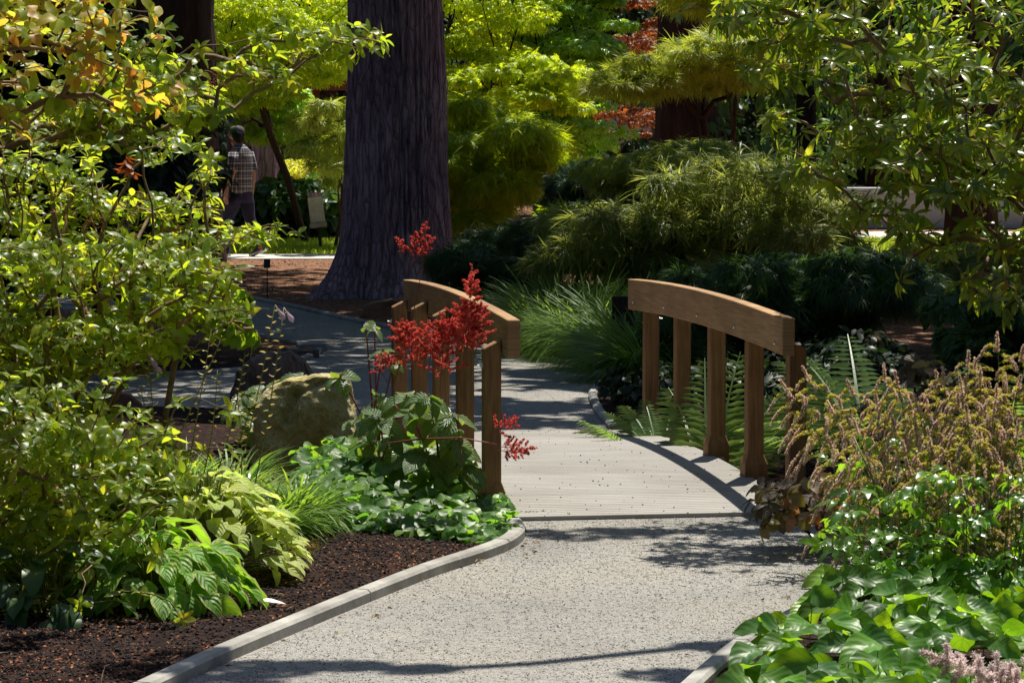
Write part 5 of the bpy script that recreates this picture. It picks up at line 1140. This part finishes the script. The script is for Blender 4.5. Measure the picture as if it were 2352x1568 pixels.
# ------------------------------------------------------------------ dark backdrop of trees
rb2 = R_(801)
i = 0
for row, (Yr, n_, zt) in enumerate(((62, 9, 8), (74, 9, 10))):
    for k in range(n_):
        x = -16 + 32 * (k + .5 + rb2.uniform(-.2, .2)) / n_ + (row * 1.6); Yq = Yr + rb2.uniform(-2, 2)
        if row == 0 and 4.5 < x < 8: continue
        if row == 0 and -4.8 < x < -1.5: Yq += 7
        r = thing('evergreen_tree', 'dark evergreen tree in the row that closes the background', 'tree', (x, Yq, 0), 'dark evergreens closing the background')
        MB().tube([(x, Yq, -.1), (x, Yq, zt * .6), (x + .2, Yq, zt)], [.3, .2, .05], 8).build('trunk', M_bark2, r, smooth=True)
        C = []
        for j in range(46):
            t = rb2.rand(); rr_ = 2.9 * (1 - .6 * t) * rb2.rand() ** .5; th = rb2.rand() * 2 * PI; C.append((x + rr_ * math.cos(th), Yq + rr_ * math.sin(th), .5 + zt * t))
        pads(r, np.array(C), 1.0, 150, T_simple, (.16, .34), [G_ever, G_ever2][(k + row) % 2], rb2, .6, .6, jit=.5)
# woodland mass behind
n = 26000; O = np.column_stack([rb2.uniform(-75, 75, n), rb2.uniform(88, 96, n), rb2.uniform(0, 16, n) * rb2.uniform(.6, 1, n)])
o = link('woodland', join(T_simple, rb2.randint(0, 2, n), fm(rb2.normal(0, 1, (n, 3)), rb2.normal(0, .6, (n, 3)) + [0, -.7, .6], rb2.uniform(1.0, 2.0, n), O), 'woodland', G_ever)); tag(o, 'dense dark woodland behind the garden', kind='stuff')

# tall conifers added unseen round the garden, outside the frame, to block most low sky light
rt_ = R_(901); spots = [(sx * 11.5, y) for sx in (-1, 1) for y in (-6, 2, 10, 18, 27, 37, 47)] + [(x, -11) for x in (-9, -3, 3, 9)] + [(x, -16) for x in (-6, 0, 6)]
for (x, y) in spots:
    x += rt_.uniform(-1, 1) + (2.0 if x > 5 else (-1.5 if x < -5 else 0)); y += rt_.uniform(-1, 1); ht = rt_.uniform(15, 19)
    r = thing('conifer_tree', 'tall dark conifer added round the garden outside the view to block low sky light', 'tree', (x, y, 0), 'tall conifers added round the garden to block low sky light')
    MB().tube([(x, y, -.1), (x, y, ht * .5), (x, y, ht)], [.4, .28, .05], 10).build('trunk', M_bark2, r, smooth=True)
    n = 1500; t = rt_.rand(n); th = rt_.rand(n) * 2 * PI; q = (3.6 * (1 - .75 * t)) * rt_.rand(n) ** .4
    O = np.stack([x + q * np.cos(th), y + q * np.sin(th), .3 + ht * t], 1); D = np.stack([np.cos(th), np.sin(th), np.full(n, -.4)], 1) + rt_.normal(0, .3, (n, 3))
    o = link('foliage', join(T_simple, rt_.randint(0, 2, n), fm(D, rt_.normal(0, .5, (n, 3)) + [0, 0, .6], rt_.uniform(.9, 1.6, n), O), 'foliage', G_ever), r); o['kind'] = 'stuff'

# ------------------------------------------------------------------ walking man
def person():
    base = V(556, 590, 44.8); base[2] = .014
    root = thing('person', 'man in grey plaid shirt, dark cap and navy trousers walking away along the pale footpath', 'person', base)
    th = math.radians(58); Rz = Matrix.Rotation(th, 4, 'Z'); MW = Matrix.Translation(Vector(base)) @ Rz
    skin = simple('skin', (.42, .22, .14), .55, .3, var=.1, bump=0); 
    # local: x right, y forward, z up.  left foot planted in front, right heel lifting behind
    J = {'pel': (0, 0, .95, .13), 'waist': (0, .0, 1.08, .125), 'chest': (0, .01, 1.3, .14), 'sh': (0, .02, 1.42, .10), 'neck': (0, .05, 1.50, .056), 'hd0': (0, .075, 1.57, .07), 'hd1': (0, .09, 1.64, .088), 'hd2': (0, .085, 1.70, .072)}
    V0, R0, E = [], [], []; idx = {}
    def add(n, p, r, par=None):
        idx[n] = len(V0); V0.append(p); R0.append(r)
        if par: E.append((idx[par], idx[n]))
    prev = None
    for n_, (x, y, z, r) in J.items(): add(n_, (x, y, z), r, prev); prev = n_
    add('nose', (0, .19, 1.615), .014, 'hd1'); add('chin', (0, .14, 1.555), .03, 'hd0')
    for s_, nm in ((-1, 'l'), (1, 'r')):
        add(nm + 'ear', (s_ * .088, .08, 1.63), .014, 'hd1')
        add(nm + 's', (s_ * .17, .01, 1.41), .062, 'sh'); add(nm + 'e', (s_ * .235, -.03 if s_ < 0 else -.02, 1.14), .043, nm + 's'); add(nm + 'w', (s_ * .245, .07 if s_ < 0 else .0, .90), .028, nm + 'e'); add(nm + 'p', (s_ * .24, .095 if s_ < 0 else .02, .83), .034, nm + 'w')
        for k, (dy, L) in enumerate(((-.028, .07), (-.009, .08), (.010, .075), (.028, .06))):
            a = V0[idx[nm + 'p']]; add(f'{nm}f{k}a', (a[0], a[1] + dy, a[2] - .045), .0095, nm + 'p'); add(f'{nm}f{k}b', (a[0] - s_ * .015, a[1] + dy * 1.1 + .006, a[2] - .045 - L * .55), .008, f'{nm}f{k}a')
            add(f'{nm}f{k}c', (a[0] - s_ * .03, a[1] + dy * 1.1 + .006, a[2] - .045 - L), .007, f'{nm}f{k}b')
        a = V0[idx[nm + 'w']]; add(nm + 't1', (a[0] - s_ * .012, a[1] + .04, a[2] - .05), .012, nm + 'p'); add(nm + 't2', (a[0] - s_ * .02, a[1] + .058, a[2] - .09), .0095, nm + 't1')
        add(nm + 'h', (s_ * .095, 0, .90), .095, 'pel'); ky, fy = (.16, .22) if s_ < 0 else (-.06, -.28)
        add(nm + 'k', (s_ * .10, ky, .51), .06, nm + 'h'); add(nm + 'a', (s_ * .10, fy, .09 if s_ < 0 else .16), .04, nm + 'k'); add(nm + 'toe', (s_ * .105, fy + .15, .035 if s_ < 0 else .04), .035, nm + 'a')
    me = bpy.data.meshes.new('body'); me.from_pydata(V0, E, []); ob = bpy.data.objects.new('body', me); col.objects.link(ob)
    md = ob.modifiers.new('skin', 'SKIN'); md.use_smooth_shade = True
    for v, r in zip(me.skin_vertices[0].data, R0): v.radius = (r, r)
    me.skin_vertices[0].data[0].use_root = True
    sb = ob.modifiers.new('sub', 'SUBSURF'); sb.levels = 2; sb.render_levels = 2
    dg = bpy.context.evaluated_depsgraph_get(); dg.update(); m2 = bpy.data.meshes.new_from_object(ob.evaluated_get(dg)); bpy.data.objects.remove(ob)
    m2.materials.clear(); m2.materials.append(skin); m2.name = 'body'
    body = bpy.data.objects.new('body', m2); col.objects.link(body); body.parent = root; body.matrix_basis = Rz
    def ell(c, rx, ry, n=20, tilt=(0, 0)): return [Vector((c[0] + rx * math.cos(t), c[1] + ry * math.sin(t), c[2] + tilt[0] * math.cos(t) * rx + tilt[1] * math.sin(t) * ry)) for t in np.linspace(0, 2 * PI, n, endpoint=False)]
    def put(m, name, mat, par=root, smooth=True):
        me = m.mesh(name, mat, smooth); o = bpy.data.objects.new(name, me); col.objects.link(o); o.parent = par; o.matrix_basis = Rz if par == root else Matrix.Identity(4); return o
    # plaid
    s = NT('plaid_cloth'); P = s.N('TexCoord').outputs['Object']; sp_ = s.N('SeparateXYZ'); s.L(P, sp_.inputs[0])
    ang = s.math('ARCTAN2', sp_.outputs[0], s.math('MULTIPLY', sp_.outputs[1], 1.0))
    fx = s.math('FRACT', s.math('MULTIPLY', ang, 2.7)); fz = s.math('FRACT', s.math('MULTIPLY', sp_.outputs[2], 9.5))
    lx = s.math('ADD', s.math('LESS_THAN', fx, .16), s.math('MULTIPLY', s.math('COMPARE', fx, .42, .05), .5)); lz = s.math('ADD', s.math('LESS_THAN', fz, .16), s.math('MULTIPLY', s.math('COMPARE', fz, .45, .05), .5))
    f = s.math('MULTIPLY', s.math('ADD', lx, lz), .5); c = s.ramp(f, [(0, (.075, .07, .085)), (.5, (.34, .33, .35)), (1, (.62, .61, .62))])
    nn = s.noise(7, 3, P); s.prin(c, .9, .1, s.bump(nn, .6, .03)); plaid = s.m
    m = MB(); wr = lambda z: .006 * math.sin(z * 37)
    m.loft([ell((0, .0, .86), .178, .125), ell((0, .0, .93), .182 + wr(.93), .13), ell((0, .0, 1.03), .175, .128), ell((0, 0, 1.14), .18 + wr(1.1), .13), ell((0, .0, 1.26), .196, .135), ell((0, .01, 1.36), .205, .125, tilt=(0, 0)), ell((0, .01, 1.42), .195, .112), ell((0, .02, 1.465), .15, .10), ell((0, .03, 1.50), .095, .085), ell((0, .035, 1.525), .068, .066)])
    put(m, 'shirt', plaid)
    for s_ in (-1, 1):
        e = np.array([s_ * .235, -.025, 1.14]); a = np.array([s_ * .165, .01, 1.405]); ml = MB(); ml.tube([a, a * .6 + e * .4, a * .25 + e * .75, a * .12 + e * .88], [.078, .076, .072, .07], 14); put(ml, 'sleeve', plaid)
    m = MB(); m.loft([ell((0, .03, 1.475), .075, .075, tilt=(0, .3)), ell((0, .035, 1.53), .064, .066, tilt=(0, .3))], caps=False); put(m, 'collar', plaid)
    navy = simple('navy_cloth', (.035, .032, .06), .9, .1, var=.3, scale=14, bump=.6, bd=.02)
    m = MB(); m.loft([ell((0, 0, .72), .165, .12), ell((0, -.0, .82), .172, .13), ell((0, 0, .93), .168, .125), ell((0, 0, .98), .16, .12)])
    for s_ in (-1, 1):
        ky, fy = (.16, .22) if s_ < 0 else (-.06, -.28)
        m.tube([(s_ * .085, 0, .86), (s_ * .092, ky * .5, .70), (s_ * .10, ky, .51), (s_ * .10, (ky + fy) / 2, .3), (s_ * .10, fy, .12 if s_ < 0 else .18)], [.098, .098, .078, .072, .07], 14)
    put(m, 'trousers', navy)
    shoe_m = simple('dark_shoe', (.04, .03, .035), .6, .3, bump=.2); sole_m = simple('white_sole', (.6, .57, .52), .7, bump=0); pat = simple('orange_patch', (.5, .12, .05), .6)
    for s_ in (-1, 1):
        fy = .22 if s_ < 0 else -.28; pit = 0 if s_ < 0 else .35; Rm = Matrix.Rotation(-pit, 3, 'X'); c0 = Vector((s_ * .10, fy + .17, .0))
        def q(p): return c0 + Rm @ (Vector(p) - Vector((0, .1, 0))) if False else c0 + Rm @ Vector((p[0], p[1] - .1, p[2]))
        m = MB(); prof = [(-.15, .035, .10, .025), (-.11, .04, .13, .02), (-.04, .043, .11, .02), (.04, .047, .075, .02), (.10, .045, .06, .02), (.145, .025, .045, .022)]
        m.loft([[q((hw * math.cos(t), y + 0.0, zb + (zt - zb) * (.5 + .5 * math.sin(t)))) for t in np.linspace(0, 2 * PI, 12, endpoint=False)] for y, hw, zt, zb in prof]); sh_ = put(m, 'shoe', shoe_m)
        m = MB(); m.loft([[q((a * hw * 1.06, y, z)) for a, z in ((-1, 0), (1, 0), (1, .028), (-1, .028))] for y, hw, zt, zb in prof]); put(m, 'sole', sole_m, sh_, False)
        m = MB(); m.box(q((-.042 * 1, -.09, .06)), (.008, .03, .02)); put(m, 'patch', pat, sh_, False)
    hair = simple('dark_hair', (.02, .015, .012), .8, .3, scale=60)
    m = MB(); m.loft([ell((0, .035, 1.545), .055, .045), ell((0, .045, 1.58), .078, .07), ell((0, .065, 1.63), .094, .092), ell((0, .075, 1.67), .097, .105), ell((0, .08, 1.70), .09, .1)]); ho = put(m, 'hair', hair)
    for v in ho.data.vertices:
        if v.co.y > .10: v.co.y = .10 + (v.co.y - .10) * .15
    cap_ = simple('cap_cloth', (.11, .11, .115), .85, .15, scale=40)
    m = MB(); m.loft([ell((0, .08, 1.665), .102, .118, tilt=(0, -.12)), ell((0, .08, 1.70), .102, .117, tilt=(0, -.1)), ell((0, .075, 1.74), .09, .10), ell((0, .07, 1.768), .062, .07), ell((0, .07, 1.782), .02, .022)]); cp_ = put(m, 'cap', cap_)
    m = MB(); rings = []
    for t in np.linspace(-1, 1, 9):
        x = .085 * t; yo = .08 + .112 * math.sqrt(max(0, 1 - (t * .8) ** 2)); ln = .10 * (1 - t * t * .45); rings.append([(x, yo - .01, 1.66), (x, yo + ln, 1.632 - .01 * t * t), (x, yo + ln, 1.638 - .01 * t * t), (x, yo - .01, 1.668)])
    m.loft(rings); put(m, 'brim', cap_, cp_)
    # eyes
    for s_ in (-1, 1):
        m = MB(); m.loft([ell((s_ * .032, .166, 1.622), .003, .003, 8), ell((s_ * .032, .166, 1.63), .011, .01, 8), ell((s_ * .032, .166, 1.638), .003, .003, 8)]); put(m, 'eye', simple('eye', (.6, .6, .6), .2, .5, bump=0))
    m = MB(); m.box((0, .168, 1.578), (.022, .006, .004)); put(m, 'mouth', simple('lips', (.35, .12, .1), .5))
person()
